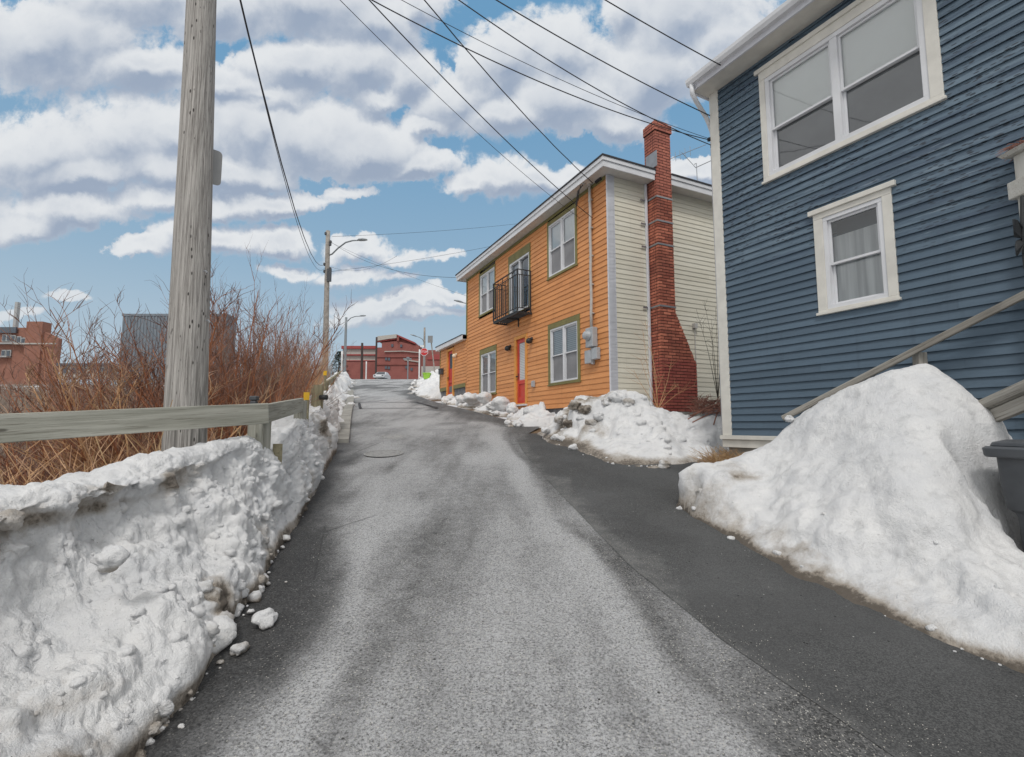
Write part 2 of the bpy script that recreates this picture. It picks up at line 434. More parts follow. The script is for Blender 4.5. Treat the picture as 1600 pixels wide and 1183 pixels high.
# ------------------------------------------------------------------ mesh builder
ROOT = {}
class MB:
    def __init__(s):
        s.v = []; s.f = []; s.gc = []; s.bd = []; s.tw = []; s.smooth = False
        s.grain = None; s.board = 0.0; s.t = 0.0
    def add(s, vs, fs):
        k = len(s.v)
        for p in vs:
            p = Vector(p); s.v.append(p)
            if s.grain: s.gc.append(tuple(p.dot(g) for g in s.grain))
            else: s.gc.append(tuple(p))
            s.bd.append(s.board); s.tw.append(s.t)
        s.f += [tuple(i + k for i in f) for f in fs]
        return k
    def hexa(s, p):      # p: 8 corners, bottom ring 0-3, top ring 4-7
        s.add(p, [(3, 2, 1, 0), (4, 5, 6, 7), (0, 1, 5, 4), (1, 2, 6, 5), (2, 3, 7, 6), (3, 0, 4, 7)])
    def obox(s, o, ax, ay, az):
        o, ax, ay, az = Vector(o), Vector(ax), Vector(ay), Vector(az)
        if ax.cross(ay).dot(az) < 0: o = o + ax; ax = -ax
        s.hexa([o, o + ax, o + ax + ay, o + ay, o + az, o + ax + az, o + ax + ay + az, o + ay + az])
    def box(s, x0, x1, y0, y1, z0, z1): s.obox((x0, y0, z0), (x1 - x0, 0, 0), (0, y1 - y0, 0), (0, 0, z1 - z0))
    def wbox(s, w, s0, s1, o0, o1, z0, z1):
        s.obox(w.pt(s0, o0, z0), w.a * (s1 - s0), w.n * (o1 - o0), Vector((0, 0, z1 - z0)))
    def bar(s, a, b, w, h, up=(0, 0, 1)):
        a, b = Vector(a), Vector(b); d = (b - a).normalized()
        side = d.cross(Vector(up)).normalized(); u = side.cross(d)
        s.grain = (d, side, u)
        s.obox(a - side * w / 2 - u * h / 2, side * w, u * h, b - a)
        s.grain = None
    def wquad(s, w, s0, s1, o, z0, z1):
        s.add([w.pt(s0, o, z0), w.pt(s1, o, z0), w.pt(s1, o, z1), w.pt(s0, o, z1)], [(0, 1, 2, 3)] if w.a.cross(Vector((0, 0, 1))).dot(w.n) > 0 else [(3, 2, 1, 0)])
    def tube(s, pts, rad, n=6, cap=True):
        pts = [Vector(p) for p in pts]
        if not isinstance(rad, (list, tuple)): rad = [rad] * len(pts)
        vs = []; ref = None
        for i, p in enumerate(pts):
            d = (pts[min(i + 1, len(pts) - 1)] - pts[max(i - 1, 0)]).normalized()
            if ref is None:
                ref = Vector((1, 0, 0)) if abs(d.x) < .8 else Vector((0, 1, 0))
            x = (ref - d * ref.dot(d)).normalized(); ref = x; y = d.cross(x)
            for k in range(n):
                a = 2 * math.pi * k / n
                vs.append(p + (x * math.cos(a) + y * math.sin(a)) * rad[i])
        fs = []
        for i in range(len(pts) - 1):
            for k in range(n):
                fs.append((i * n + k, i * n + (k + 1) % n, (i + 1) * n + (k + 1) % n, (i + 1) * n + k))
        if cap:
            fs.append(tuple(range(n - 1, -1, -1))); fs.append(tuple((len(pts) - 1) * n + k for k in range(n)))
        s.add(vs, fs)
    def lathe(s, c, prof, n=16, axis=(0, 0, 1)):
        c = Vector(c); ax = Vector(axis).normalized()
        s.tube([c + ax * z for r, z in prof], [max(r, 1e-4) for r, z in prof], n)
    def prism(s, poly, ext):
        n = len(poly); ext = Vector(ext); p = [Vector(q) for q in poly]
        s.add(p + [q + ext for q in p], [tuple(range(n - 1, -1, -1)), tuple(range(n, 2 * n))] + [(i, (i + 1) % n, n + (i + 1) % n, n + i) for i in range(n)])
    def build(s, name, mat, parent=None, loc=None, attrs=True, bevel=0.0):
        if parent is not None:
            base = ROOT[parent.name]
        else:
            base = Vector(loc) if loc is not None else Vector((0, 0, 0))
        me = bpy.data.meshes.new(name)
        me.from_pydata([tuple(p - base) for p in s.v], [], s.f)
        if attrs:
            a = me.attributes.new('gc', 'FLOAT_VECTOR', 'POINT'); a.data.foreach_set('vector', np.array(s.gc, dtype=np.float32).ravel())
            a = me.attributes.new('board', 'FLOAT', 'POINT'); a.data.foreach_set('value', np.array(s.bd, dtype=np.float32))
            a = me.attributes.new('tw', 'FLOAT', 'POINT'); a.data.foreach_set('value', np.array(s.tw, dtype=np.float32))
        if s.smooth:
            me.polygons.foreach_set('use_smooth', [True] * len(me.polygons))
        me.materials.append(M[mat]); me.update()
        o = bpy.data.objects.new(name, me); COL.objects.link(o)
        if parent is not None:
            o.parent = parent
        else:
            o.location = base
        ROOT[o.name] = base
        if bevel:
            b = o.modifiers.new('edge', 'BEVEL'); b.width = bevel; b.segments = 2; b.limit_method = 'ANGLE'; b.angle_limit = R(40)
        return o
def tag(o, label=None, cat=None, group=None, kind=None):
    if label: o['label'] = label
    if cat: o['category'] = cat
    if group: o['group'] = group
    if kind: o['kind'] = kind
    return o
def empty(name, loc, label, cat, group=None):
    o = bpy.data.objects.new(name, None); COL.objects.link(o); o.location = loc
    o.empty_display_size = .2
    ROOT[o.name] = Vector(loc)
    return tag(o, label, cat, group)
def mesh_np(name, V, Fc, mat, attrs=None, smooth=True, loc=(0, 0, 0), parent=None):
    V = np.asarray(V, dtype=np.float64) - np.array(loc)
    me = bpy.data.meshes.new(name)
    Fc = np.asarray(Fc)
    me.from_pydata(V.tolist(), [], Fc.tolist())
    for k, a in (attrs or {}).items():
        at = me.attributes.new(k, 'FLOAT', 'POINT'); at.data.foreach_set('value', np.asarray(a, dtype=np.float32))
    if smooth: me.polygons.foreach_set('use_smooth', [True] * len(me.polygons))
    me.materials.append(M[mat]); me.update()
    o = bpy.data.objects.new(name, me); COL.objects.link(o)
    if parent is not None: o.parent = parent
    o.location = loc if parent is None else (0, 0, 0)
    ROOT[o.name] = Vector(loc)
    return o
def gridfaces(nu, nv):
    i = np.arange(nu - 1)[:, None] * nv + np.arange(nv - 1)[None, :]
    i = i.ravel()
    return np.stack([i, i + nv, i + nv + 1, i + 1], 1)
class Wall:
    def __init__(s, o, a, n):
        s.o = Vector((o[0], o[1], 0)); s.a = Vector((a[0], a[1], 0)).normalized(); s.n = Vector((n[0], n[1], 0)).normalized()
    def pt(s, u, o, z): return s.o + s.a * u + s.n * o + Vector((0, 0, z))
    def hit(s, u, v, off=0.0):
        d = Vector(ray(u, v)); c = Vector((0, 0, CAMZ))
        t = (s.o + s.n * off - c).dot(s.n) / d.dot(s.n)
        p = c + d * t
        return (p - s.o).dot(s.a), p.z
    def rect(s, u0, v0, u1, v1, off=0.0):
        a, b = s.hit(u0, v0, off), s.hit(u1, v1, off)
        return min(a[0], b[0]), max(a[0], b[0]), min(a[1], b[1]), max(a[1], b[1])
# ================================================================== SETTING
def axis_vals(segs):
    r = []
    for a, b, st in segs: r += list(np.arange(a, b, st))
    return np.array(r + [segs[-1][1]])
gy = axis_vals([(-40, -4, 4), (-4, 14, .3), (14, 60, 1), (60, 200, 7), (200, 1800, 100)])
gx = axis_vals([(-1500, -200, 100), (-200, -40, 8), (-40, -14, 1.2), (-14, 9, .3), (9, 40, 2), (40, 200, 10), (200, 1500, 100)])
XX, YY = np.meshgrid(gx, gy, indexing='ij')
def far_z(X, Y):
    z = gz(X, np.minimum(Y, 220))
    return z
gv = np.stack([XX.ravel(), YY.ravel(), far_z(XX.ravel(), YY.ravel()) - .035 + .10 * fbm(np.stack([XX.ravel() * .35, YY.ravel() * .35, 0 * XX.ravel()], 1), 3, 5) * (XX.ravel() < Ledge(YY.ravel()) - 1.5)], 1)
tag(mesh_np('ground', gv, gridfaces(len(gx), len(gy)), 'ground'), kind='structure')

ry = np.concatenate([np.arange(-2, 12, .06), np.arange(12, 30, .2), np.arange(30, 100, .6)])
def crown(w): return .03 * (1 - (2 * w - 1) ** 2)
def sheet(name, lo, hi, ys, n, mat, attrf, lift):
    w = np.linspace(0, 1, n)
    Yg, Wg = np.meshgrid(ys, w, indexing='ij')
    X = lo(ys)[:, None] * (1 - Wg) + hi(ys)[:, None] * Wg
    X, Yr, W = X.ravel(), Yg.ravel(), Wg.ravel()
    z = gz(X, Yr) + lift + .012 * fbm(np.stack([X * .8, Yr * .5, X * 0], 1), 3, 3)
    at = attrf(X, Yr, W)
    return tag(mesh_np(name, np.stack([X, Yr, z], 1), gridfaces(len(ys), n), mat, at), kind='structure')
def road_attr(X, Y, W):
    p = np.stack([X, Y * .6, X * 0], 1)
    n = fbm(p * 1.6, 4, 11); n2 = fbm(np.stack([X * 2.2, Y * .35, X * 0], 1), 4, 21)
    L = Ledge(Y); B = Bedge(Y)
    dl = X - L; dr = B - X
    bw = np.interp(Y, [2, 3.4, 8, 10, 12, 15, 24], [.60, .26, .16, .25, .8, 1.0, .8]) + .06 * n + .30 * n * sstep(10, 13, Y)
    nb2 = fbm(np.stack([X * 1.1, Y * .7, X * 0], 1), 4, 41)
    salt = .57 + .09 * n + .20 * n2 + .15 * nb2
    # a pale streak left of centre, another along the worn line on the other side
    salt += .42 * np.exp(-((dl - np.interp(Y, [2, 3, 5, 8, 12], [.60, .62, .72, .85, 1.1])) / .09) ** 2) * sstep(9, 3, Y)
    salt += .40 * np.exp(-((dr - bw - .16) / .16) ** 2) * sstep(14, 6, Y)
    inband = sstep(.07, -.06, dr - bw) * (1 - sstep(10, 12, Y)) + sstep(.40, -.35, dr - bw) * sstep(10, 12, Y)
    salt = salt * (1 - inband) + (.36 + .18 * n) * inband
    salt = np.where(Y > 9, salt + .16 * sstep(9, 16, Y), salt)
    wet = sstep(.62, .12, dl + .16 * n) * np.interp(Y, [0, 6, 9, 11], [1.0, .95, .7, .25])
    wet = np.maximum(wet, .55 * inband * sstep(10.2, 12.5, Y))
    wet = np.maximum(wet, .55 * sstep(.25, .6, fbm(np.stack([X * .5, Y * .55, X * 0], 1), 3, 77)) * sstep(10, 15, Y))
    return {'salt': salt * (1 - .8 * np.minimum(wet, 1)), 'wet': wet}
sheet('road', lambda y: Ledge(y) - .45, lambda y: Bedge(y), ry, 70, 'road', road_attr, 0.0)
def drive_attr(X, Y, W):
    p = np.stack([X, Y, X * 0], 1)
    n = fbm(p * 1.5, 4, 31)
    B = Bedge(Y)
    return {'salt': .62 * sstep(.30, .0, X - B + .18 * n), 'wet': .35 * sstep(0, .5, n) + .6 * sstep(2.2, 2.7, X)}
dy = np.arange(-2, 11.2, .06)
sheet('driveway', lambda y: Bedge(y) - .02, lambda y: np.maximum(np.minimum(Redge(y) + np.interp(y, [8, 10, 11.2], [.4, 1.0, .9]), 6.5), Bedge(y) + .05), dy, 60, 'driveway', drive_attr, .004)

# kerb strip beside the road
kb = MB()
ks = [9.8 + .6 * i for i in range(30)]
for i in range(len(ks) - 1):
    y0, y1 = ks[i], ks[i + 1] - .012
    q = []
    for zz in (-.1, .055):
        for (yy, dx) in ((y0, -.06), (y0, .22), (y1, .22), (y1, -.06)):
            x = float(Ledge(yy)) + dx
            q.append((x, yy, G(x, yy) + zz + .03))
    kb.hexa(q)
tag(kb.build('kerb', 'concrete'), kind='structure')
# resurfaced patch and two covers in the road
def road_quad(name, px, mat, lift, attrs):
    vs = []
    for (u, v) in px:
        a, y, z = ray(u, v); t = 0
        Y = 5.0
        for _ in range(60):
            X = a / y * Y; g = G(X, Y)
            Yn = (CAMZ - g) / -(z / y) if z < 0 else Y
            f = CAMZ + z / y * Y - g
            Y += f / max(.02, .13 - z / y)
        X = a / y * Y
        vs.append(Vector((X, Y, G(X, Y) + lift)))
    return vs
def on_ground(u, v):
    return road_quad('', [(u, v)], '', 0, 0)[0]
def disc(name, c, r, mat, label):
    m = MB(); n = 28
    c = Vector(c)
    sl = Vector((0, .13, 0))
    def rp(rad, a, h):
        x, y = c.x + rad * math.cos(a), c.y + rad * math.sin(a)
        return (x, y, G(x, y) + h)
    rings = [(r * 1.0, .010), (r * .90, .013), (r * .88, .002), (r * .84, .002), (r * .82, .012), (r * .2, .014), (.001, .014)]
    vs = []
    for rad, h in rings:
        for k in range(n): vs.append(rp(rad, 2 * math.pi * k / n, h))
    fs = [(i * n + k, i * n + (k + 1) % n, (i + 1) * n + (k + 1) % n, (i + 1) * n + k) for i in range(len(rings) - 1) for k in range(n)]
    m.add(vs, fs)
    return tag(m.build(name, mat, loc=c), label, 'manhole cover', 'covers set into the road')
disc('manhole_cover', on_ground(600, 709), .34, 'cover_iron', 'larger round manhole cover in the road, nearer the camera beside the kerb end')
disc('manhole_cover', on_ground(617, 683), .30, 'cover_iron', 'smaller round manhole cover, further up the road behind the larger cover')

# ================================================================== HOUSES
def siding(mb, w, s0, s1, z0, z1, ex, openings=(), thick=.017, jit=.0015, seg=1.3, o0=0.0):
    z = z0; row = 0
    while z < z1 - .004:
        zt = min(z + ex, z1)
        iv = [(s0, s1)]
        for (a, b, c, d) in openings:
            if zt > c + .002 and z < d - .002:
                nv = []
                for (p, q) in iv:
                    if b <= p or a >= q: nv.append((p, q)); continue
                    if a > p: nv.append((p, a))
                    if b < q: nv.append((b, q))
                iv = nv
        for (p, q) in iv:
            cuts = [p]
            x = p + rng.uniform(.4, seg * 2.2)
            while x < q - .15:
                cuts.append(x); x += rng.uniform(seg, seg * 2.6)
            cuts.append(q)
            for c0, c1 in zip(cuts[:-1], cuts[1:]):
                mb.board = rng.random() ** 2
                n = max(1, int((c1 - c0) / .6))
                vs = []
                for i in range(n + 1):
                    s = c0 + (c1 - c0) * i / n - (.0012 if i == n else 0)
                    j = rng.uniform(-jit, jit)
                    vs += [w.pt(s, o0, z + j + .004), w.pt(s, o0 + thick + abs(j), z + j), w.pt(s, o0 + .003, zt + .002)]
                fs = []
                for i in range(n):
                    k = i * 3
                    fs += [(k, k + 3, k + 4, k + 1), (k + 1, k + 4, k + 5, k + 2)]
                mb.grain = (w.a, w.n, Vector((0, 0, 1)))
                mb.add(vs, fs)
                mb.grain = None
        z = zt; row += 1
def ring(mb, w, r, f, o0, o1):
    """four boards between outer rect r and inner rect f"""
    mb.grain = (w.a, w.n, Vector((0, 0, 1)))
    mb.wbox(w, r[0], r[1], o0, o1, f[3], r[3])
    mb.wbox(w, r[0], r[1], o0, o1, r[2], f[2])
    mb.wbox(w, r[0], f[0], o0, o1 - .002, f[2], f[3])
    mb.wbox(w, f[1], r[1], o0, o1 - .002, f[2], f[3])
    mb.grain = None
def inset(f, d): return (f[0] + d, f[1] - d, f[2] + d, f[3] - d)
def window(parent, w, trim, fr, tmat, units=2, upper='slat_blind', lower='insect_screen', head=False, sill=True, label=None, mat_frame='white_trim', up_cover=1.0, meet=.5, fw=.045, mull=.075, glass_low=False, casing=None):
    m = MB()
    ring(m, w, trim, fr, -.03, .034)
    if head:
        m.wbox(w, trim[0] - .05, trim[1] + .05, -.02, .06, trim[3] - .012, trim[3] + .05)
    if sill:
        m.wbox(w, trim[0] - .02, trim[1] + .02, .0, .052, trim[2] - .035, trim[2] - .002)
    win = m.build('window', tmat, parent, bevel=.004)
    if label: win['label'] = label
    f = MB()
    ring(f, w, fr, inset(fr, fw), -.10, .022)
    inn = inset(fr, fw)
    W = inn[1] - inn[0]; uw = (W - mull * (units - 1)) / units
    zm = inn[2] + (inn[3] - inn[2]) * meet
    cells = []
    for i in range(units):
        a = inn[0] + i * (uw + mull); b = a + uw
        cells.append((a, b))
        if i: f.wbox(w, a - mull, a, -.10, .018, inn[2], inn[3])
        up = (a, b, zm - .018, inn[3]); lo = (a, b, inn[2], zm + .018)
        ring(f, w, up, inset(up, .030), -.045, -.008)
        ring(f, w, lo, inset(lo, .030), -.085, -.052)
    f.build('window_frame', mat_frame, win, bevel=.003)
    g = MB()
    for a, b in cells:
        q = inset((a, b, zm - .018, inn[3]), .028)
        g.wquad(w, q[0], q[1], -.028, q[2], q[3])
        q = inset((a, b, inn[2], zm + .018), .028)
        g.wquad(w, q[0], q[1], -.070, q[2], q[3])
    g.build('pane', 'window_glass', win)
    bl = MB(); bl.grain = (w.a, w.n, Vector((0, 0, 1)))
    bl.wbox(w, inn[0], inn[1], -.064, -.060, zm, zm + up_cover * (inn[3] - zm))
    bl.build('blind', upper, win)
    lo = MB(); lo.grain = (w.a, w.n, Vector((0, 0, 1)))
    off = -.080 if glass_low else -.047
    for a, b in cells:
        if glass_low: lo.wbox(w, inn[0], inn[1], off - .004, off, inn[2], zm)
        else: lo.wbox(w, a + .01, b - .01, off - .002, off, inn[2] + .012, zm - .02)
        if glass_low: break
    lo.build('insect_screen' if not glass_low else 'lower_backing', lower, win)  # wide window: dim, reflecting lower glass put into a grey panel's colour
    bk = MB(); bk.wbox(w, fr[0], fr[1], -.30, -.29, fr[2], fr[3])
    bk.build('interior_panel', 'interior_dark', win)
    return win
Z = Vector((0, 0, 1))

# ---------------------------------------------------------------- orange house
O0 = P(953.7, 612, 11.0)
OW = Wall(O0, (-.4337, .9011), (-.9011, -.4337))
CW = Wall(O0, (.9011, .4337), (.4337, -.9011))
oh = empty('orange_house', (O0.x, O0.y, G(O0.x, O0.y)), 'two storey orange clapboard house with green window trim, small balcony and brick chimney', 'house')
z0o = OW.hit(870, 638)[1]; ztop = OW.hit(948, 272.7)[1]
send = OW.hit(729.3, 500)[0]; sext = OW.hit(688, 570)[0]
zext0 = OW.hit(688, 607)[1]; zext1 = OW.hit(700, 543.5)[1]
print('orange', z0o, ztop, send, sext, zext0, zext1)
def orect(*a): return OW.rect(*a)
uw1, fw1 = orect(856, 349.8, 903, 412.7), orect(857.9, 354, 900, 412.5)
lw1, gw1 = orect(857.5, 508.5, 908.2, 594.4), orect(860.6, 515.5, 904.4, 593.7)
uw2, fw2 = orect(749.5, 430, 774.3, 482), orect(751, 432.5, 773.4, 481.5)
lw2, gw2 = orect(750.4, 548, 776.4, 614.3), orect(752.3, 555, 775.6, 613)
def fixup(t, f, b=.04, sidew=.045):
    f = (max(f[0], t[0] + sidew), min(f[1], t[1] - sidew), max(f[2], t[2] + b), min(f[3], t[3] - .08))
    return f
W_ = [(uw1, fixup(uw1, fw1)), (lw1, fixup(lw1, gw1)), (uw2, fixup(uw2, fw2)), (lw2, fixup(lw2, gw2))]
for t_, f_ in W_: print('win', [round(x, 2) for x in t_], [round(x, 2) for x in f_])
bd_t = OW.rect(795.5, 398, 829.8, 480)          # balcony door
bd_t = (bd_t[0], bd_t[1], OW.hit(827.6, 480)[1], OW.hit(827.6, 380)[1])
fd = (OW.hit(824.5, 580)[0], OW.hit(804.6, 580)[0], OW.hit(823.3, 631)[1], OW.hit(823.3, 521)[1])   # front door incl. frame
ed = (OW.hit(709.3, 580)[0], OW.hit(698.6, 580)[0], OW.hit(705, 621)[1], OW.hit(705, 544.5)[1])
print('doors', bd_t, fd, ed)
ops = [inset(t_, .012) for t_, _ in W_] + [inset(bd_t, .012), inset(fd, .012)]
sd = MB()
siding(sd, OW, .0, send - .09, z0o, ztop, .128, ops)
siding(sd, OW, send - .09, sext, zext0, zext1, .128, [inset(ed, .012)])
siding(sd, OW, send - .09, send + .05, z0o, zext0, .128)
sd.build('front_wall', 'orange_clapboard', oh)
DEP = 7.2
cs = MB()
siding(cs, CW, .16, DEP, OW.hit(953.7, 612)[1] - .25, ztop, .115, seg=4, thick=.014)
cs.build('side_wall', 'cream_vinyl', oh)
bw_ = MB()
core = [OW.pt(.02, -.32, 0), OW.pt(send, -.32, 0), OW.pt(send, -DEP, 0), OW.pt(.02, -DEP, 0)]
bw_.prism([p + Z * (z0o + .01) for p in core], Z * (ztop - z0o - .02))
ce = [OW.pt(send + .002, -.32, 0), OW.pt(sext - .02, -.32, 0), OW.pt(sext - .02, -4, 0), OW.pt(send + .002, -4, 0)]
bw_.prism([p + Z * (zext0 + .01) for p in ce], Z * (zext1 - zext0 - .02))
bw_.build('rear_wall', 'cream_vinyl', oh)
# far end return wall so that the volume closes from the side
rw = MB()
rw.wbox(OW, send - .012, send - .004, -.32, .0, zext1, ztop)
rw.build('end_wall', 'orange_clapboard', oh); rw = MB()
rw.wbox(OW, sext - .02, sext - .01, -.32, .0, zext0, zext1)
rw.build('end_wall', 'orange_clapboard', oh)
fo = MB()
gmin = min(G(*OW.pt(s, 0, 0).xy) for s in (0, send, sext)) - .6
fo.prism([OW.pt(.03, -.03, gmin), OW.pt(send - .03, -.03, gmin), OW.pt(send - .03, -DEP + .1, gmin), OW.pt(.03, -DEP + .1, gmin)], Z * (z0o - gmin))
fo.prism([OW.pt(send - .028, -.03, gmin), OW.pt(sext - .03, -.03, gmin), OW.pt(sext - .03, -3.9, gmin), OW.pt(send - .028, -3.9, gmin)], Z * (zext0 - gmin - .005))
fo.build('foundation', 'dark_foundation', oh)
gt = MB(); gt.wbox(OW, send - .10, send, .0, .035, zext1 + .15, ztop); gt.build('trim_board', 'green_trim', oh, bevel=.004)
gt = MB(); gt.wbox(OW, sext - .06, sext, .0, .033, zext0, zext1); gt.build('trim_board', 'green_trim', oh, bevel=.004)
gt = MB(); gt.wbox(OW, send + .05, ed[0] - .02, .0, .03, zext0 - .16, zext0 - .003); gt.build('trim_board', 'green_trim', oh, bevel=.004)
gt = MB(); gt.wbox(OW, ed[1] + .02, sext, .0, .03, zext0 - .16, zext0 - .003); gt.build('trim_board', 'green_trim', oh, bevel=.004)
gt = MB(); gt.wbox(OW, fd[1] + .02, fd[1] + 1.3, .0, .032, z0o + .02, z0o + .12); gt.build('trim_board', 'green_trim', oh, bevel=.004)
gt = MB(); gt.wbox(OW, .02, send - .10, .0, .026, ztop - .09, ztop - .004); gt.build('trim_board', 'green_trim', oh, bevel=.004)
cb = MB()
cb.wbox(CW, .0, .20, .0, .030, z0o - .3, ztop - .002)
cb.wbox(OW, -.03, .0, -.19, .018, z0o - .3, ztop - .004)
cb.build('corner_board', 'grey_white_trim', oh, bevel=.004)
def proj(p):
    d = Vector((p.x, p.y, p.z - CAMZ)); fw = d.y * math.cos(PITCH) + d.z * math.sin(PITCH); up_ = -d.y * math.sin(PITCH) + d.z * math.cos(PITCH)
    return 800 + F * d.x / fw, 591.5 - F * up_ / fw
pj = min((abs(proj(CW.pt(*[(lambda q: (q[0], 0, q[1]))(CW.hit(1030, 420, k / 100))][0]))[0] - 1013.5), k / 100) for k in range(15, 90))[1]
print('chimney depth', pj)
sa = CW.hit(1029.5, 420, pj)[0]; sb = CW.hit(1053.5, 420, pj)[0]
ov = .30
def slab(mb, s0, s1, d0, d1, z0, z1):
    mb.prism([OW.pt(s0, d0, z0), OW.pt(s1, d0, z0), OW.pt(s1, d1, z0), OW.pt(s0, d1, z0)], Z * (z1 - z0))
gap0, gap1 = -(sa - .012), -(sb + .012)      # the chimney stands through the eave
def eave(mb, out, z0, z1, inner=0.0):
    slab(mb, -out, -inner, gap0, out if inner == 0 else ov - .001, z0, z1)
    slab(mb, -out, -inner, -DEP - ov, gap1, z0, z1)
sf = MB(); slab(sf, 0, send + ov, ov, -DEP - ov, ztop, ztop + .02)
eave(sf, ov, ztop, ztop + .02)
slab(sf, send + .30, sext + .12, .16, -4.2, zext1, zext1 + .015)
slab(sf, send + .003, send + .298, .16, -.001, zext1, zext1 + .015)
sf.build('soffit', 'soffit_white', oh)
fa = MB()
for (h0, h1, th) in ((-.02, .115, .03), (.118, .21, .055)):
    slab(fa, -ov - th, send + ov + th, ov, ov + th, ztop + h0, ztop + h1)
    eave(fa, ov + th, ztop + h0, ztop + h1, inner=ov)
    slab(fa, send + ov, send + ov + th, -DEP - ov, ov - .001, ztop + h0, ztop + h1)
slab(fa, send + .003, sext + .14, .16, .19, zext1 - .01, zext1 + .17)
slab(fa, sext + .12, sext + .14, -4.2, .159, zext1 - .01, zext1 + .17)
fa.build('fascia', 'white_trim', oh, bevel=.005)
rf = MB()
slab(rf, 0, send + ov + .075, ov + .075, -DEP - ov, ztop + .211, ztop + .245)
eave(rf, ov + .075, ztop + .211, ztop + .245)
slab(rf, send + .003, sext + .16, .21, -4.2, zext1 + .171, zext1 + .195)
rf.build('roof', 'roof_felt', oh)
window(oh, OW, *W_[0], 'green_trim', upper='roller_blind', label='upper window near the corner, white blind above dark screens')
window(oh, OW, *W_[1], 'green_trim', upper='slat_blind', lower='insect_screen', label='lower window beside the electric meter with slatted blinds')
window(oh, OW, *W_[2], 'green_trim', upper='roller_blind', label='upper window left of the balcony')
window(oh, OW, *W_[3], 'green_trim', upper='curtain_cloth', lower='insect_screen', label='lower window left of the red front door')
# balcony door
dm = MB(); fr = (bd_t[0] + .07, bd_t[1] - .07, bd_t[2] + .01, bd_t[3] - .26)
ring(dm, OW, bd_t, fr, -.03, .034)
bdo = dm.build('balcony_door', 'green_trim', oh)
df = MB(); ring(df, OW, fr, inset(fr, .06), -.10, .022)
mid = (fr[0] + fr[1]) / 2
df.wbox(OW, mid - .04, mid + .04, -.09, .012, fr[2] + .06, fr[3] - .06)
df.build('door_frame', 'white_trim', bdo)
dg = MB(); dg.wquad(OW, fr[0] + .06, mid - .04, -.05, fr[2] + .06, fr[3] - .06)
dg.wquad(OW, mid + .04, fr[1] - .06, -.05, fr[2] + .06, fr[3] - .06)
dg.build('pane', 'window_glass', bdo)
dc = MB(); dc.grain = (OW.a, OW.n, Z); dc.wbox(OW, mid, fr[1], -.16, -.155, fr[2], fr[3]); dc.build('curtain', 'curtain_cloth', bdo)
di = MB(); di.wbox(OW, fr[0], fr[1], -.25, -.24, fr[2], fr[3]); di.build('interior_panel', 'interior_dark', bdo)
# balcony
sR = OW.hit(831.6, 460)[0]; bestv = min((abs(OW.hit(808.4, 460, o_ / 100)[0] - sR), o_ / 100) for o_ in range(10, 130))
bo = bestv[1]; sL = OW.hit(771.2, 470, bo)[0]
zb0 = OW.hit(808.4, 484, bo)[1]; zb1 = OW.hit(808.4, 420.2, bo)[1]
print('balcony', bo, sR, sL, zb0, zb1)
bm = MB()
for o_ in [.03 + (bo - .03) * i / 6 for i in range(7)]:
    bm.wbox(OW, sR, sL, o_ - .014, o_ + .014, zb0 - .05, zb0 - .02)
for s_ in (sR, (sR + sL) / 2, sL):
    bm.wbox(OW, s_ - .02, s_ + .02, .02, bo, zb0 - .10, zb0 - .051)
bm.wbox(OW, sR, sL, bo - .03, bo + .005, zb0 - .10, zb0 - .0505)
bm.wbox(OW, (sR + sL) / 2 - .02, (sR + sL) / 2 + .02, .0, .04, zb0 - .30, zb0 - .101)
bal = bm.build('balcony', 'black_iron', oh)
bal['label'] = 'small black iron balcony with bar railing'
rl = MB()
def vbar(s, o, za, zb, t=.011): rl.wbox(OW, s - t, s + t, o - t, o + t, za, zb)
for s_ in (sR, sL):
    vbar(s_, bo, zb0 - .02, zb1 + .012, .018); vbar(s_, .06, zb0 - .02, zb1 + .01, .014)
    rl.wbox(OW, s_ - .014, s_ + .014, .075, bo - .019, zb1 - .012, zb1 + .010)
    rl.wbox(OW, s_ - .01, s_ + .01, .075, bo - .019, zb1 - .16, zb1 - .14)
    rl.wbox(OW, s_ - .01, s_ + .01, .075, bo - .019, zb0 + .06, zb0 + .08)
    for i in range(1, 6): vbar(s_, .06 + (bo - .06) * i / 6, zb0 + .081, zb1 - .161, .008)
    for i in (2, 4): vbar(s_, .06 + (bo - .06) * i / 6, zb1 - .139, zb1 - .013, .008)
rl.wbox(OW, sR + .019, sL - .019, bo - .016, bo + .016, zb1 - .012, zb1 + .012)
rl.wbox(OW, sR + .019, sL - .019, bo - .012, bo + .012, zb1 - .16, zb1 - .14)
rl.wbox(OW, sR + .019, sL - .019, bo - .012, bo + .012, zb0 + .06, zb0 + .08)
nb = 15
for i in range(1, nb):
    s_ = sR + (sL - sR) * i / nb
    vbar(s_, bo, zb0 + .081, zb1 - .161, .008)
    if i % 3 == 0: vbar(s_, bo, zb1 - .139, zb1 - .013, .008)
rl.build('railing', 'black_iron', bal)
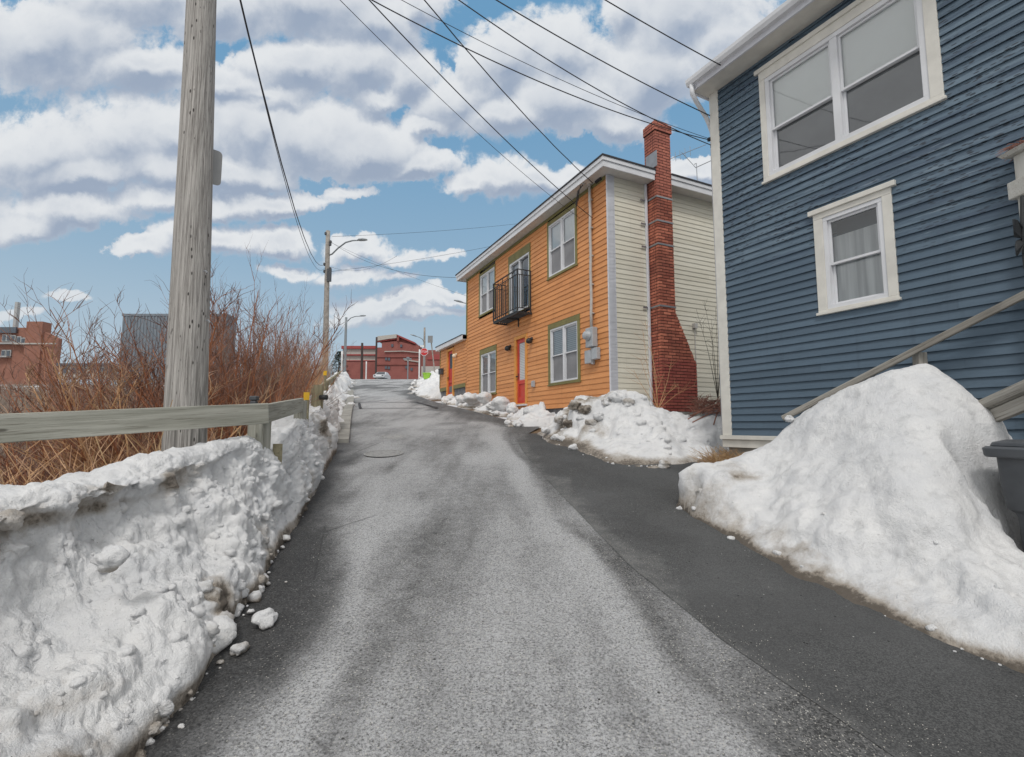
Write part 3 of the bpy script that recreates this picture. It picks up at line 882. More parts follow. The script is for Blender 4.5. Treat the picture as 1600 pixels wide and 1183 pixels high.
# front door
def front_door(nm, r, glass, label):
    m = MB(); inn = (r[0] + .12, r[1] - .12, r[2] + .03, r[3] - .10)
    ring(m, OW, r, inn, -.06, .036)
    d = m.build(nm, 'orange_trim', oh, bevel=.004); d['label'] = label
    l = MB(); l.wbox(OW, inn[0], inn[1], -.09, -.05, inn[2], inn[3])
    H = inn[3] - inn[2]
    st = .12
    for (a, b, c, e) in ((inn[0], inn[0] + st, inn[2], inn[3]), (inn[1] - st, inn[1], inn[2], inn[3]), (inn[0] + st, inn[1] - st, inn[3] - .12, inn[3]), (inn[0] + st, inn[1] - st, inn[2], inn[2] + .18), (inn[0] + st, inn[1] - st, inn[2] + H * .30, inn[2] + H * .36)):
        l.wbox(OW, a, b, -.05, -.025, c, e)
    l.build('door_leaf', 'red_paint', d, bevel=.003)
    gl = MB(); gl.grain = (OW.a, OW.n, Z)
    if glass: gl.wbox(OW, inn[0] + st, inn[1] - st, -.05, -.045, inn[2] + H * .36, inn[3] - .12)
    else: gl.wbox(OW, inn[0] + st, inn[1] - st, -.05, -.045, inn[3] - .75, inn[3] - .12)
    gl.build('door_glass', 'slat_blind' if glass else 'interior_dark', d)
    h = MB(); h.lathe(OW.pt(inn[1] - .06, -.025, inn[2] + H * .42), [(.02, 0), (.012, .03), (.026, .05), (.02, .075), (.003, .08)], 10, OW.n)
    h.wbox(OW, inn[1] - .08, inn[1] - .045, -.025, -.015, inn[2] + H * .38, inn[2] + H * .47)
    h.build('handle', 'black_iron', d)
    sill = MB(); sill.wbox(OW, r[0], r[1], -.02, .10, r[2] - .05, r[2] - .003); sill.build('doorstep', 'grey_white_trim', d)
front_door('door', fd, True, 'red front door with long blinds behind its glass')
front_door('door', ed, False, 'red door of the low extension')
def wall_light(u, v, mat2, lab):
    s, z = OW.hit(u, v, .1)
    m = MB(); m.smooth = True
    m.lathe(OW.pt(s, .015, z), [(.05, 0), (.055, .02), (.03, .03), (.03, .06)], 12, OW.n)
    m.lathe(OW.pt(s, .12, z - .09), [(.03, -.06), (.075, -.04), (.09, .0), (.085, .05), (.05, .09), (.01, .11)], 14)
    o = m.build('wall_light', mat2, oh); o['label'] = lab
wall_light(793.7, 541, 'black_iron', 'dark lantern left of the red front door')
wall_light(827.4, 529, 'black_iron', 'dark lantern right of the red front door')
wall_light(710.6, 553.5, 'light_glass', 'pale globe light beside the extension door')
mbx = MB(); s, z = OW.hit(692, 581)
mbx.wbox(OW, s - .16, s + .16, .02, .16, z - .12, z + .10); mbx.wbox(OW, s - .17, s + .17, .018, .18, z + .10, z + .13)
mbx.build('letter_box', 'dark_plastic', oh, bevel=.01)['label'] = 'small dark letter box on the extension'
oc = MB(); s, z = OW.hit(835.6, 600); oc.wbox(OW, s - .06, s + .06, .02, .08, z - .09, z + .09); oc.wbox(OW, s - .045, s + .045, .08, .10, z - .07, z + .07)
oc.build('outlet_cover', 'meter_grey', oh, bevel=.006)
# meter, boxes and service mast
s, zt_ = OW.hit(925.5, 292); s2, zb_ = OW.hit(928.5, 513)
em = MB(); em.wbox(OW, s2 - .16, s2 + .13, .02, .17, zb_ - .46, zb_)
met = em.build('electric_meter', 'meter_grey', oh, bevel=.015)
md = MB(); md.smooth = True; md.lathe(OW.pt(s2 + .0, .17, zb_ - .19), [(.115, 0), (.12, .02), (.10, .03), (.095, .10), (.07, .125), (.01, .13)], 20, OW.n)
md.build('meter_dial', 'meter_grey', met)
jb = MB(); jb.wbox(OW, s2 - .02, s2 + .22, .02, .14, zb_ - .83, zb_ - .52); jb.wbox(OW, s2 - .26, s2 - .04, .02, .13, zb_ - .76, zb_ - .49); jb.wbox(OW, s2 - .04, s2 + .02, .02, .10, zb_ - .86, zb_ - .461)
jb.build('junction_box', 'meter_grey', oh, bevel=.012)
cd = MB(); cd.smooth = True
pts = [OW.pt(s2 + (s - s2) * i / 10 + .012 * math.sin(i * 2.1), .075, zb_ + (zt_ - zb_) * i / 10) for i in range(11)]
cd.tube(pts, .035, 10)
cd.tube([pts[-1], pts[-1] + Z * .08 + OW.n * .03, pts[-1] + Z * .09 + OW.n * .12, pts[-1] + Z * .02 + OW.n * .19], [.045, .055, .05, .035], 10)
for i in range(1, 10, 2): cd.wbox(OW, s2 - .06, s2 + .06, .02, .08, pts[i].z - .012, pts[i].z + .012)
cd.build('service_mast', 'conduit_grey', oh)
lp = MB()
h0 = pts[-1] + OW.n * .17
for k in range(3):
    lp.tube([h0 + Z * .02, h0 + OW.a * (.1 + .04 * k) + OW.n * .06 - Z * .10, h0 + OW.a * (.24 + .05 * k) - Z * (.30 + .06 * k), h0 + OW.a * .32 - Z * (.22), h0 + OW.a * .10 + Z * .06, h0 - OW.a * .25 + Z * (.10 + .03 * k)], .009, 5)
lp.wbox(OW, s - .42, s - .2, .02, .07, zt_ - .02, zt_ + .06)
lp.build('service_cable', 'wire_black', oh)
WEND1 = OW.pt(OW.hit(931, 341.7)[0], .10, OW.hit(931, 341.7)[1]); WEND3 = OW.pt(OW.hit(933, 288)[0], .12, OW.hit(933, 288)[1])

# ---------------------------------------------------------------- brick chimney (part of the orange house)
zfoot = CW.hit(1060, 634)[1] - .15
sc_ = CW.hit(1089.6, 600, pj)[0]; zk0 = CW.hit(1085, 568, pj)[1]; zk1 = CW.hit(1055, 488, pj)[1]
zct = CW.hit(1037, 190, pj)[1]
print('chimney', sa, sb, sc_, zk0, zk1, zct, zfoot)
def right_edge(z):
    if z < zk0: return sc_
    if z < zk1: return sc_ + (sb - sc_) * (z - zk0) / (zk1 - zk0)
    return sb
bk = MB(); core = MB()
cz = zfoot; course = 0; ch = .072; jt = .017; bl_ = .225
while cz < zct:
    zt2 = cz + ch - jt
    cor = 0.0
    if cz > zct - .30: cor = .03
    if cz > zct - .12: cor = -.03
    A, Bq, A2 = sa - cor, right_edge(cz) + cor, right_edge(zt2) + cor
    Po = pj + cor
    off = (course % 2) * bl_ / 2
    # front face bricks
    x = A - off
    while x < Bq - .004:
        p0, p1 = max(x, A), min(x + bl_ - jt, Bq)
        p1t = min(x + bl_ - jt, A2)
        if p1 - p0 > .02:
            bk.board = rng.random()
            d = rng.uniform(-.002, .002)
            p1t = max(p1t, p0 + .005)
            bk.hexa([CW.pt(p0, Po - .09, cz), CW.pt(p1, Po - .09, cz), CW.pt(p1, Po + d, cz), CW.pt(p0, Po + d, cz),
                     CW.pt(p0, Po - .09, zt2), CW.pt(p1t, Po - .09, zt2), CW.pt(p1t, Po + d, zt2), CW.pt(p0, Po + d, zt2)])
        x += bl_
    # left and right faces
    for side in (0, 1):
        y = -.02 - off
        while y < Po - .10:
            q0, q1 = max(y, -.02), min(y + bl_ - jt, Po - .09 - jt)
            if q1 - q0 > .02:
                bk.board = rng.random()
                if side == 0:
                    bk.wbox(CW, A + rng.uniform(-.002, .002), A + .09, q0, q1, cz, zt2)
                else:
                    bk.hexa([CW.pt(Bq - .09, q0, cz), CW.pt(Bq, q0, cz), CW.pt(Bq, q1, cz), CW.pt(Bq - .09, q1, cz),
                             CW.pt(A2 - .09, q0, zt2), CW.pt(A2, q0, zt2), CW.pt(A2, q1, zt2), CW.pt(A2 - .09, q1, zt2)])
            y += bl_
    core.hexa([CW.pt(A + .008, -.03, cz - jt / 2), CW.pt(Bq - .008, -.03, cz - jt / 2), CW.pt(Bq - .008, Po - .008, cz - jt / 2), CW.pt(A + .008, Po - .008, cz - jt / 2),
               CW.pt(A + .008, -.03, zt2 + jt / 2 - .001), CW.pt(A2 - .008, -.03, zt2 + jt / 2 - .001), CW.pt(A2 - .008, Po - .008, zt2 + jt / 2 - .001), CW.pt(A + .008, Po - .008, zt2 + jt / 2 - .001)])
    cz += ch; course += 1
chim = bk.build('chimney', 'chimney_brick', oh)
chim['label'] = 'red brick chimney widening at its foot, strapped to the cream wall'
core.build('mortar_bed', 'mortar', chim)
for (u, v) in ((1037, 309), (1037, 346), (1037, 382), (1037, 478)):
    z = CW.hit(u, v, pj)[1]
    st = MB()
    st.wbox(CW, sa - .015, right_edge(z) + .012, pj + .003, pj + .012, z - .02, z + .02)
    st.wbox(CW, sa - .015, sa - .005, -.0, pj + .003, z - .02, z + .02)
    st.wbox(CW, sa - .22, sa - .0148, .04, .052, z - .02, z + .02)
    st.build('strap', 'galv_metal', chim)
fl = MB(); z = CW.hit(1016, 262, .3)[1]
fl.wbox(CW, sa - .03, sa - .012, .05, .42, z + .02, z + .40); fl.build('flashing', 'galv_metal', chim)
fb = MB(); fb.prism([CW.pt(sa - .06, -.1, zfoot - .9), CW.pt(sc_ + .06, -.1, zfoot - .9), CW.pt(sc_ + .06, pj + .06, zfoot - .9), CW.pt(sa - .06, pj + .06, zfoot - .9)], Z * .89)
fb.build('chimney_base', 'concrete', chim)
ds = MB()
s0_ = CW.hit(1009.5, 450)[0]; s1_ = CW.hit(1019, 450)[0]
ds.wbox(CW, s0_, min(s1_, sa - .03), .015, .075, z0o - .3, ztop - .003); ds.build('downpipe', 'grey_white_trim', oh, bevel=.008)
vp = MB(); vp.smooth = True
b_ = CW.pt(CW.hit(966, 250)[0] + .3, -.9, ztop + .24)
vp.tube([b_, b_ + Z * .62], .045, 10); vp.tube([b_ + Z * .38, b_ + Z * .38 - CW.a * .12, b_ + Z * .40 - CW.a * .14, b_ + Z * .62 - CW.a * .14], .03, 8)
vp.build('vent_pipe', 'galv_metal', oh)
an = MB()
a0 = P(1085, 262, 14.0); a1 = P(1062, 236, 14.0); a2 = P(1118, 247, 14.0)
an.tube([P(1090, 290, 14), P(1088, 255, 14), a0 + Vector((0, 0, .1))], .012, 5)
an.tube([P(1048, 248, 14.2), P(1103, 226, 13.8)], .009, 5); an.tube([P(1065, 238, 14), P(1087, 262, 14)], .009, 5); an.tube([P(1087, 262, 14), P(1122, 246, 14)], .013, 5)
for u, v in ((1055, 245), (1062, 242), (1070, 239), (1078, 236)): an.tube([P(u, v - 7, 14.2), P(u + 1, v + 7, 13.9)], .007, 4)
an.build('aerial', 'galv_metal', oh)
gp = MB(); gs, gzz = CW.hit(1086, 513, .06)
gp.tube([CW.pt(gs, .05, z0o - .2), CW.pt(gs - .0, .05, gzz)], .012, 6); gp.wbox(CW, gs - .05, gs + .05, .02, .1, gzz, gzz + .12); gp.build('vent_stub', 'conduit_grey', oh)

# ---------------------------------------------------------------- blue house
B0 = P(1131.8, 699, 7.5)
BW = Wall(B0, (.4664, -.8846), (-.8846, -.4664))
bh = empty('blue_house', (B0.x, B0.y, G(B0.x, B0.y)), 'weathered blue clapboard house with white eaves and cream framed windows', 'house')
sc0 = BW.hit(1143.5, 640)[0]; zs0 = BW.hit(1146, 680)[1]; zst = BW.hit(1124.9, 139.5)[1]
BL = 8.5
print('blue', sc0, zs0, zst)
bt = BW.rect(1184, 113, 1478, 155); bt = (BW.hit(1191, 200)[0], BW.hit(1471, 80)[0], BW.hit(1199, 283.5)[1], BW.hit(1186, 117)[1])
bf = (BW.hit(1199.5, 200)[0], BW.hit(1449, 80)[0], BW.hit(1213, 272)[1], BW.hit(1203, 117.5)[1] - .02)
st_ = (BW.hit(1277, 420)[0], BW.hit(1403.5, 420)[0], BW.hit(1284.5, 489)[1], BW.hit(1272, 337)[1])
sfm = (BW.hit(1291, 420)[0], BW.hit(1386, 400)[0], BW.hit(1298, 483)[1], BW.hit(1288, 341)[1])
print('blue win', bt, bf, st_, sfm)
sb_ = MB()
siding(sb_, BW, sc0, BL, zs0, zst, .101, [inset(bt, .012), inset(st_, .012)], thick=.024, seg=1.6)
sb_.build('side_wall', 'blue_clapboard', bh)
cbb = MB(); cbb.grain = (Z, BW.n, BW.a)
cbb.wbox(BW, .0, sc0, -.08, .028, zs0, zst - .002)
zl = BW.hit(1140, 686.5)[1]; zw = BW.hit(1134, 698.5)[1]
cbb.wbox(BW, -.03, BL, -.05, .055, zl, zs0 - .003)
cbb.wbox(BW, -.012, BL, -.05, .022, zw, zl - .003)
cbb.build('corner_board', 'cream_trim', bh, bevel=.004)
rb = MB(); rb.prism([BW.pt(.02, -.32, zw), BW.pt(BL, -.32, zw), BW.pt(BL, -6, zw), BW.pt(.02, -6, zw)], Z * (zst - zw))
rb.wbox(BW, .004, .02, -.32, -.09, zw, zst - .004)
rb.build('rear_wall', 'blue_clapboard', bh)
fnd = MB(); fnd.prism([BW.pt(.05, -.04, zw - 1.2), BW.pt(BL, -.04, zw - 1.2), BW.pt(BL, -5.9, zw - 1.2), BW.pt(.05, -5.9, zw - 1.2)], Z * 1.195)
fnd.build('foundation', 'concrete', bh)
eo = .34
sE = BW.hit(1090, 156, eo)[0]
print('eave start', sE)
sE = min(sE, -.05)
so = MB(); so.prism([BW.pt(sE, -.2, zst), BW.pt(BL, -.2, zst), BW.pt(BL, eo, zst), BW.pt(sE, eo, zst)], Z * .02)
so.build('soffit', 'cream_trim', bh)
fb2 = MB(); fb2.wbox(BW, sE, BL, eo, eo + .03, zst - .02, zst + .17)
fb2.wbox(BW, sE - .03, sE - .001, -.3, eo + .03, zst - .02, zst + .17)
fb2.build('fascia', 'grey_white_trim', bh, bevel=.004)
gu = MB(); prof = [(.031, .05), (.10, .05), (.125, .10), (.13, .15), (.12, .155), (.115, .11), (.095, .065), (.04, .065)]
gu.prism([BW.pt(sE - .02, eo + a, zst + b) for a, b in prof], BW.a * (BL - sE))
gu.build('gutter', 'white_trim', bh)
rfb = MB(); rfb.prism([BW.pt(sE - .05, eo + .06, zst + .175), BW.pt(BL, eo + .06, zst + .175), BW.pt(BL, -3, zst + 1.4), BW.pt(sE - .05, -3, zst + 1.4)], Z * .03)
rfb.prism([BW.pt(sE - .05, -3.004, zst + 1.4), BW.pt(BL, -3.004, zst + 1.4), BW.pt(BL, -6.3, zst + .175), BW.pt(sE - .05, -6.3, zst + .175)], Z * .03)
rfb.build('roof', 'roof_felt', bh)
gb = MB(); gb.prism([BW.pt(.0, -.03, zst + .021), BW.pt(.0, -6, zst + .021), BW.pt(.0, -3, zst + 1.25)], BW.a * .1); gb.build('gable', 'blue_clapboard', bh)
dp = MB(); dp.smooth = True
dq = [BW.pt(sE + .05, eo + .07, zst + .06), BW.pt(sE + .05, eo + .06, zst - .09), BW.pt(sE + .04, eo - .04, zst - .19), BW.pt(-.05, .05, zst - .34), BW.pt(-.06, -.02, zst - .42), BW.pt(-.07, -.10, zst - .55), BW.pt(-.07, -.10, zw)]
dp.tube(dq, .036, 10); dp.build('downpipe', 'white_trim', bh)
window(bh, BW, bt, bf, 'cream_trim', upper='roller_blind', lower='insect_screen', head=True, fw=.06, mull=.09, glass_low=True, meet=.46, label='wide double sash window under the eave')
window(bh, BW, st_, sfm, 'cream_trim', units=1, upper='curtain_cloth', lower='curtain_cloth', head=True, glass_low=True, up_cover=.62, meet=.48, fw=.05, label='small single sash window with a pale curtain')
ins = MB()
for (u, v) in ((1112, 182), (1108, 218), (1113, 228)):
    q = P(u, v, 7.55)
    ins.tube([q, q + BW.a * .12], .02, 6); ins.lathe(q, [(.015, -.03), (.03, -.02), (.03, .02), (.015, .03)], 8)
ins.tube([P(1112, 182, 7.6), P(1114, 228, 7.62), P(1118, 300, 7.66), P(1127, 470, 7.66), P(1131, 600, 7.66)], .010, 5)
ins.build('service_cable', 'wire_black', bh)

# ---------------------------------------------------------------- stairs, post, bin
stn = empty('wooden_stairs', P(1560, 760, 4.4), 'weathered grey timber stairs with handrails rising against the blue house', 'stairs')
ra, rb2 = P(1223, 654, 6.2), P(1602, 460, 4.40)
dirn = (rb2 - ra)
h = MB(); h.bar(ra, ra + dirn * 1.5, .05, .07); h.build('handrail', 'grey_rail_wood', stn, bevel=.012)
for tt in (.36, .62, 1.2):
    q = ra + dirn * tt
    if tt == .62:
        q = P(1436, 546, (ra + dirn * .60).y)
    g = MB(); g.grain = (Z, Vector((1, 0, 0)), Vector((0, 1, 0)))
    low = G(q.x, q.y)
    g.box(q.x - .045, q.x + .045, q.y - .045, q.y + .045, low - .1, q.z - .035); g.grain = None
    g.build('handrail_post', 'grey_rail_wood', stn, bevel=.006)
na, nb_ = P(1490, 646, 4.45), P(1605, 594, 3.75)
dn = (nb_ - na)
h = MB(); h.smooth = False
h.bar(na + Vector((0, 0, -.05)), na + dn * 2.2 + Vector((0, 0, -.05)), .13, .10)
h.build('near_handrail', 'grey_rail_wood', stn, bevel=.04)
h = MB(); h.bar(na + Vector((0, 0, -.165)), na + dn * 2.2 + Vector((0, 0, -.165)), .05, .11)
h.build('rail_board', 'grey_rail_wood', stn, bevel=.006)
treads = MB(); risers = MB()
acr = (rb2 - nb_); acr.z = 0
for i in range(7):
    q = na + dn * (.05 + .33 * i) - Z * .72
    qq = q + Vector((.95, .55, 0))
    dd = Vector((dn.x, dn.y, 0)).normalized() * .27
    ww = Vector((BW.n.x, BW.n.y, 0)) * -1.0
    treads.obox(q, ww, dd, Z * .04)
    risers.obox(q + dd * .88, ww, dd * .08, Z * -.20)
treads.build('tread', 'grey_rail_wood', stn, bevel=.004); risers.build('riser', 'interior_dark', stn)  # risers coloured dark for the shade under the stairs
pst = empty('garden_post', P(1604, 420, 4.35), 'white painted wooden post topped with dry twigs at the right edge', 'post')
pc = P(1606, 300, 4.35)
pm = MB(); pm.grain = (Z, Vector((1, 0, 0)), Vector((0, 1, 0)))
pm.box(pc.x - .05, pc.x + .05, pc.y - .05, pc.y + .05, G(pc.x, pc.y) - .1, P(1606, 240, 4.35).z)
pm.build('post_shaft', 'white_post_paint', pst, bevel=.006)
pm = MB(); pm.grain = (Vector((1, 0, 0)), Vector((0, 1, 0)), Z)
zc0, zc1 = P(1606, 303, 4.3).z, P(1606, 276, 4.3).z
pm.box(pc.x - .10, pc.x + .10, pc.y - .085, pc.y + .085, zc0, zc1); pm.build('bracket_block', 'white_post_paint', pst, bevel=.008)
pm = MB(); zc = P(1606, 240, 4.35).z
pm.grain = (Vector((1, 0, 0)), Vector((0, 1, 0)), Z)
pm.hexa([(pc.x - .10, pc.y - .10, zc), (pc.x + .10, pc.y - .10, zc), (pc.x + .10, pc.y + .10, zc), (pc.x - .10, pc.y + .10, zc),
         (pc.x - .125, pc.y - .125, zc + .035), (pc.x + .125, pc.y - .125, zc + .035), (pc.x + .125, pc.y + .125, zc + .035), (pc.x - .125, pc.y + .125, zc + .035)])
pm.build('post_cap', 'white_post_paint', pst, bevel=.004)
tw = MB()
for i in range(170):
    a = rng.uniform(0, 6.28); r0 = rng.uniform(0, .095)
    p0 = Vector((pc.x + r0 * math.cos(a), pc.y + r0 * math.sin(a), zc + .035 + rng.uniform(0, .09) * (1 - r0 / .2)))
    b = rng.uniform(0, 6.28); l = rng.uniform(.03, .085); hz = rng.uniform(-.35, .25)
    p1 = p0 + Vector((math.cos(b), math.sin(b), hz)) * l
    p2 = p1 + Vector((math.cos(b + .6), math.sin(b + .6), hz - .5)) * l * .6
    tw.tube([p0, p1, p2], [.004, .003, .002], 3)
tag(tw.build('dry_twigs', 'reddish_twig', loc=pc), 'clump of dry reddish twigs lying on the white post', 'twigs')
hk = empty('butterfly_ornament', P(1597, 330, 4.2), 'dark metal butterfly ornament hanging from the white post by an iron rod', 'ornament')
hm = MB(); hm.tube([P(1597, 306, 4.2), P(1597, 335, 4.2), P(1598.5, 375, 4.2), P(1602, 420, 4.2)], [.012, .014, .016, .012], 8); hm.build('hanging_rod', 'black_iron', hk)
bfm = MB()
def wing(sg):
    cx = P(1600, 370, 4.2)
    s_ = 4.2 / 778
    up = [(0, 4), (-4, 14), (-11, 27), (-17, 29), (-22, 26), (-23.5, 17), (-22, 6), (-17, -1), (-9, -3), (0, -2)]
    lo_ = [(0, -3), (-8, -4), (-14, -7), (-19, -16), (-22, -26), (-20, -32), (-15, -32), (-10, -25), (-5, -12), (0, -8)]
    for poly in (up, lo_):
        pts = [cx + Vector((x * sg * s_, .015 * math.sin(x * .3) - .04 * abs(x) / 23, y * s_)) for x, y in poly]
        bfm.prism(pts, (0, .012, 0))
wing(1); wing(-1); bfm.tube([P(1600, 345, 4.19), P(1600, 370, 4.18), P(1600, 396, 4.19)], [.008, .02, .008], 8)
bfm.build('butterfly', 'black_iron', hk)

bn = empty('wheelie_bin', (3.84, 3.42, G(3.84, 3.42)), 'dark grey wheeled refuse bin standing in the snow beside the big pile', 'bin')
bc = Vector((3.84, 3.42, 0)); bz = 1.52 - 1.10
def rring(w, d, z, r, n=4):
    vs = []
    for (sx, sy, a0) in ((1, 1, 0), (-1, 1, 90), (-1, -1, 180), (1, -1, 270)):
        for k in range(n + 1):
            a = R(a0 + 90 * k / n)
            vs.append(Vector((bc.x + sx * (w / 2 - r) + r * math.cos(a), bc.y + sy * (d / 2 - r) + r * math.sin(a), z)))
    return vs
def loft(mb, rings, cap=True):
    n = len(rings[0]); vs = [p for r in rings for p in r]
    fs = [(i * n + k, i * n + (k + 1) % n, (i + 1) * n + (k + 1) % n, (i + 1) * n + k) for i in range(len(rings) - 1) for k in range(n)]
    if cap: fs += [tuple(range(n - 1, -1, -1)), tuple((len(rings) - 1) * n + k for k in range(n))]
    mb.add(vs, fs)
b = MB()
loft(b, [rring(.40, .46, bz, .05), rring(.415, .50, bz + .52, .05), rring(.43, .52, bz + .56, .05), rring(.49, .57, bz + .585, .045), rring(.505, .60, bz + .72, .04), rring(.52, .62, bz + .97, .04)])
b.build('body', 'bin_plastic', bn, bevel=.006)
b = MB(); loft(b, [rring(.60, .70, bz + .955, .05), rring(.62, .72, bz + .965, .05), rring(.63, .73, bz + 1.02, .05), rring(.60, .70, bz + 1.035, .05)]); b.build('rim', 'bin_plastic', bn, bevel=.004)
b = MB(); loft(b, [rring(.56, .68, bz + 1.036, .05), rring(.55, .66, bz + 1.065, .06), rring(.46, .56, bz + 1.085, .08)])
b.box(bc.x - .12, bc.x + .12, bc.y - .34, bc.y - .30, bz + 1.06, bz + 1.085); b.build('lid', 'bin_plastic', bn, bevel=.006)
for sx in (-1, 1):
    b = MB(); x = bc.x + sx * .275
    b.hexa([(x - .02, bc.y - .26, bz + .74), (x + .02, bc.y - .26, bz + .74), (x + .02, bc.y - .20, bz + .74), (x - .02, bc.y - .20, bz + .74),
            (x - .035, bc.y - .30, bz + .95), (x + .035, bc.y - .30, bz + .95), (x + .035, bc.y - .14, bz + .95), (x - .035, bc.y - .14, bz + .95)])
    b.build('bracket', 'bin_plastic', bn, bevel=.004)
b = MB(); b.tube([Vector((bc.x - .2, bc.y + .36, bz + 1.0)), Vector((bc.x + .2, bc.y + .36, bz + 1.0))], .018, 8); b.build('handle', 'bin_plastic', bn)
for sx in (-1, 1):
    b = MB(); b.lathe(Vector((bc.x + sx * .22, bc.y + .24, bz + .10)), [(.02, -.03), (.10, -.03), (.10, .03), (.02, .03)], 18, (1, 0, 0)); b.build('wheel', 'tyre_rubber', bn)
# ================================================================== SNOW
def normals_of(Pg):   # (nu,nv,3)
    du = np.gradient(Pg, axis=0); dv = np.gradient(Pg, axis=1)
    n = np.cross(du, dv); n /= (np.linalg.norm(n, axis=2, keepdims=True) + 1e-9)
    return n
def chunk_mesh(c, r, seed, sub=3):
    """an irregular rounded lump"""
    n = 10 if sub < 3 else 18
    vs = []; fs = []
    for i in range(n + 1):
        th = math.pi * i / n
        for k in range(2 * n):
            ph = math.pi * k / n
            vs.append((math.sin(th) * math.cos(ph), math.sin(th) * math.sin(ph), math.cos(th)))
    for i in range(n):
        for k in range(2 * n):
            fs.append((i * 2 * n + k, (i + 1) * 2 * n + k, (i + 1) * 2 * n + (k + 1) % (2 * n), i * 2 * n + (k + 1) % (2 * n)))
    v = np.array(vs)
    q = v * 1.1 + seed * 3.7
    rad = 1 + .34 * fbm(q * .9, 3, seed) + .24 * (lumps(q * 1.7, seed) - .4) + .05 * fbm(q * 5, 2, seed + 3)
    sc = np.array([1.0, .8 + .4 * ((seed * 37 % 10) / 10), .72])
    return v * rad[:, None] * r * sc + np.array(c), np.array(fs)
def join(parts):
    V, Fc, off = [], [], 0
    for v, f in parts:
        V.append(v); Fc.append(f + off); off += len(v)
    return np.concatenate(V), np.concatenate(Fc)
def snow_detail(V, N, amp=1.0, seed=0, knob=1.0, rough=1.0):
    d = .10 * fbm(V * 1.3, 3, seed) + .045 * fbm(V * 4.2, 3, seed + 9)
    lm = lumps(V * 3.6, seed + 3); mask = sstep(-.05, .45, fbm(V * .9, 2, seed + 5))
    d = d + knob * (.085 * lm * mask + .030 * lumps(V * 9.5, seed + 13) * sstep(-.1, .4, fbm(V * 1.7, 2, seed + 6)))
    d = d + rough * (.012 * fbm(V * 16, 4, seed + 15, .6) + .012 * lumps(V * 22, seed + 19) * (1 + fbm(V * 3, 2, seed + 2)) + .016 * lumps(V * 13, seed + 29) * sstep(0, .4, fbm(V * 2.1, 2, seed + 8)))
    d = d - .045 * knob
    return V + N * (d * amp)[:, None]

def resamp(ctrl, n):
    ctrl = np.array(ctrl, float); t = np.linspace(0, len(ctrl) - 1, n)
    # smooth (Catmull-Rom) interpolation
    i = np.clip(np.floor(t).astype(int), 0, len(ctrl) - 2); f = (t - i)[:, None]
    p0 = ctrl[np.clip(i - 1, 0, None)]; p1 = ctrl[i]; p2 = ctrl[i + 1]; p3 = ctrl[np.clip(i + 2, None, len(ctrl) - 1)]
    return .5 * ((2 * p1) + (-p0 + p2) * f + (2 * p0 - 5 * p1 + 4 * p2 - p3) * f ** 2 + (-p0 + 3 * p1 - 3 * p2 + p3) * f ** 3)
def dirt_at(V, base=.05, top=.16, seed=0):
    h = V[:, 2] - gz(V[:, 0], V[:, 1])
    n = fbm(V * 2.3, 3, seed)
    return np.clip(sstep(top, base, h) * .75 + .0 + .25 * n * sstep(.5, .1, h), 0, 1.2)

# --- left bank ---------------------------------------------------------------
toe_px = [(120, 1300), (205, 1183), (262, 1120), (300, 1080), (345, 1010), (380, 950), (412, 915), (425, 880), (455, 838), (490, 770), (520, 715), (527, 692)]
toe = []
for (u, v) in toe_px:
    p = on_ground(u, v); toe.append((p.x, p.y, p.z - .03))
toe = [(-1.32, .2, -.02), (-1.40, 1.0, .10)] + toe + [(-4.22, 12.0, 1.53)]
crest_c = [(P(-260, 850, 1.9)), P(-170, 805, 2.1), P(-90, 775, 2.4), P(0, 742, 2.75), P(55, 736, 2.85), P(105, 731, 3.0), P(160, 720, 3.2), P(215, 709, 3.45), P(270, 698, 3.75), P(330, 688, 4.05), P(385, 682, 4.4), P(428, 700, 4.75),
           P(462, 668, 5.5), P(492, 642, 7.6), P(508, 628, 9.6), P(516, 612, 12.2)]
nU = 560
T = resamp(toe, nU)
Cc = resamp([tuple(p) for p in crest_c], nU)
prof_near = np.array([(-.06, -.10), (0, .0), (.02, .14), (.09, .25), (.23, .36), (.38, .46), (.51, .56), (.61, .65), (.67, .73), (.69, .78), (.68, .83), (.655, .87), (.68, .92), (.79, .97), (1.0, 1.0), (1.16, .97), (1.36, .75), (1.6, .35), (1.9, -.25)])
prof_far = np.array([(-.08, -.10), (-.0, .0), (.06, .22), (.14, .40), (.24, .56), (.36, .70), (.50, .80), (.62, .87), (.74, .92), (.84, .96), (.92, .985), (.97, .995), (1.05, 1.0), (1.3, .96), (1.7, .75), (2.2, .35), (2.8, -.25)])
nV = 190
def prof(pf):
    q = np.concatenate([pf, np.zeros((len(pf), 1))], 1)
    return resamp(q, nV)[:, :2]
pn, pf_ = prof(prof_near), prof(prof_far)
tU = np.linspace(0, 1, nU)
Ycr = Cc[:, 1]
bl = sstep(3.9, 4.9, Ycr)[:, None]
px_ = pn[None, :, 0] * (1 - bl) + pf_[None, :, 0] * bl
pz_ = pn[None, :, 1] * (1 - bl) + pf_[None, :, 1] * bl
Pg = np.zeros((nU, nV, 3))
for k in (0, 1): Pg[:, :, k] = T[:, None, k] + (Cc[:, None, k] - T[:, None, k]) * px_
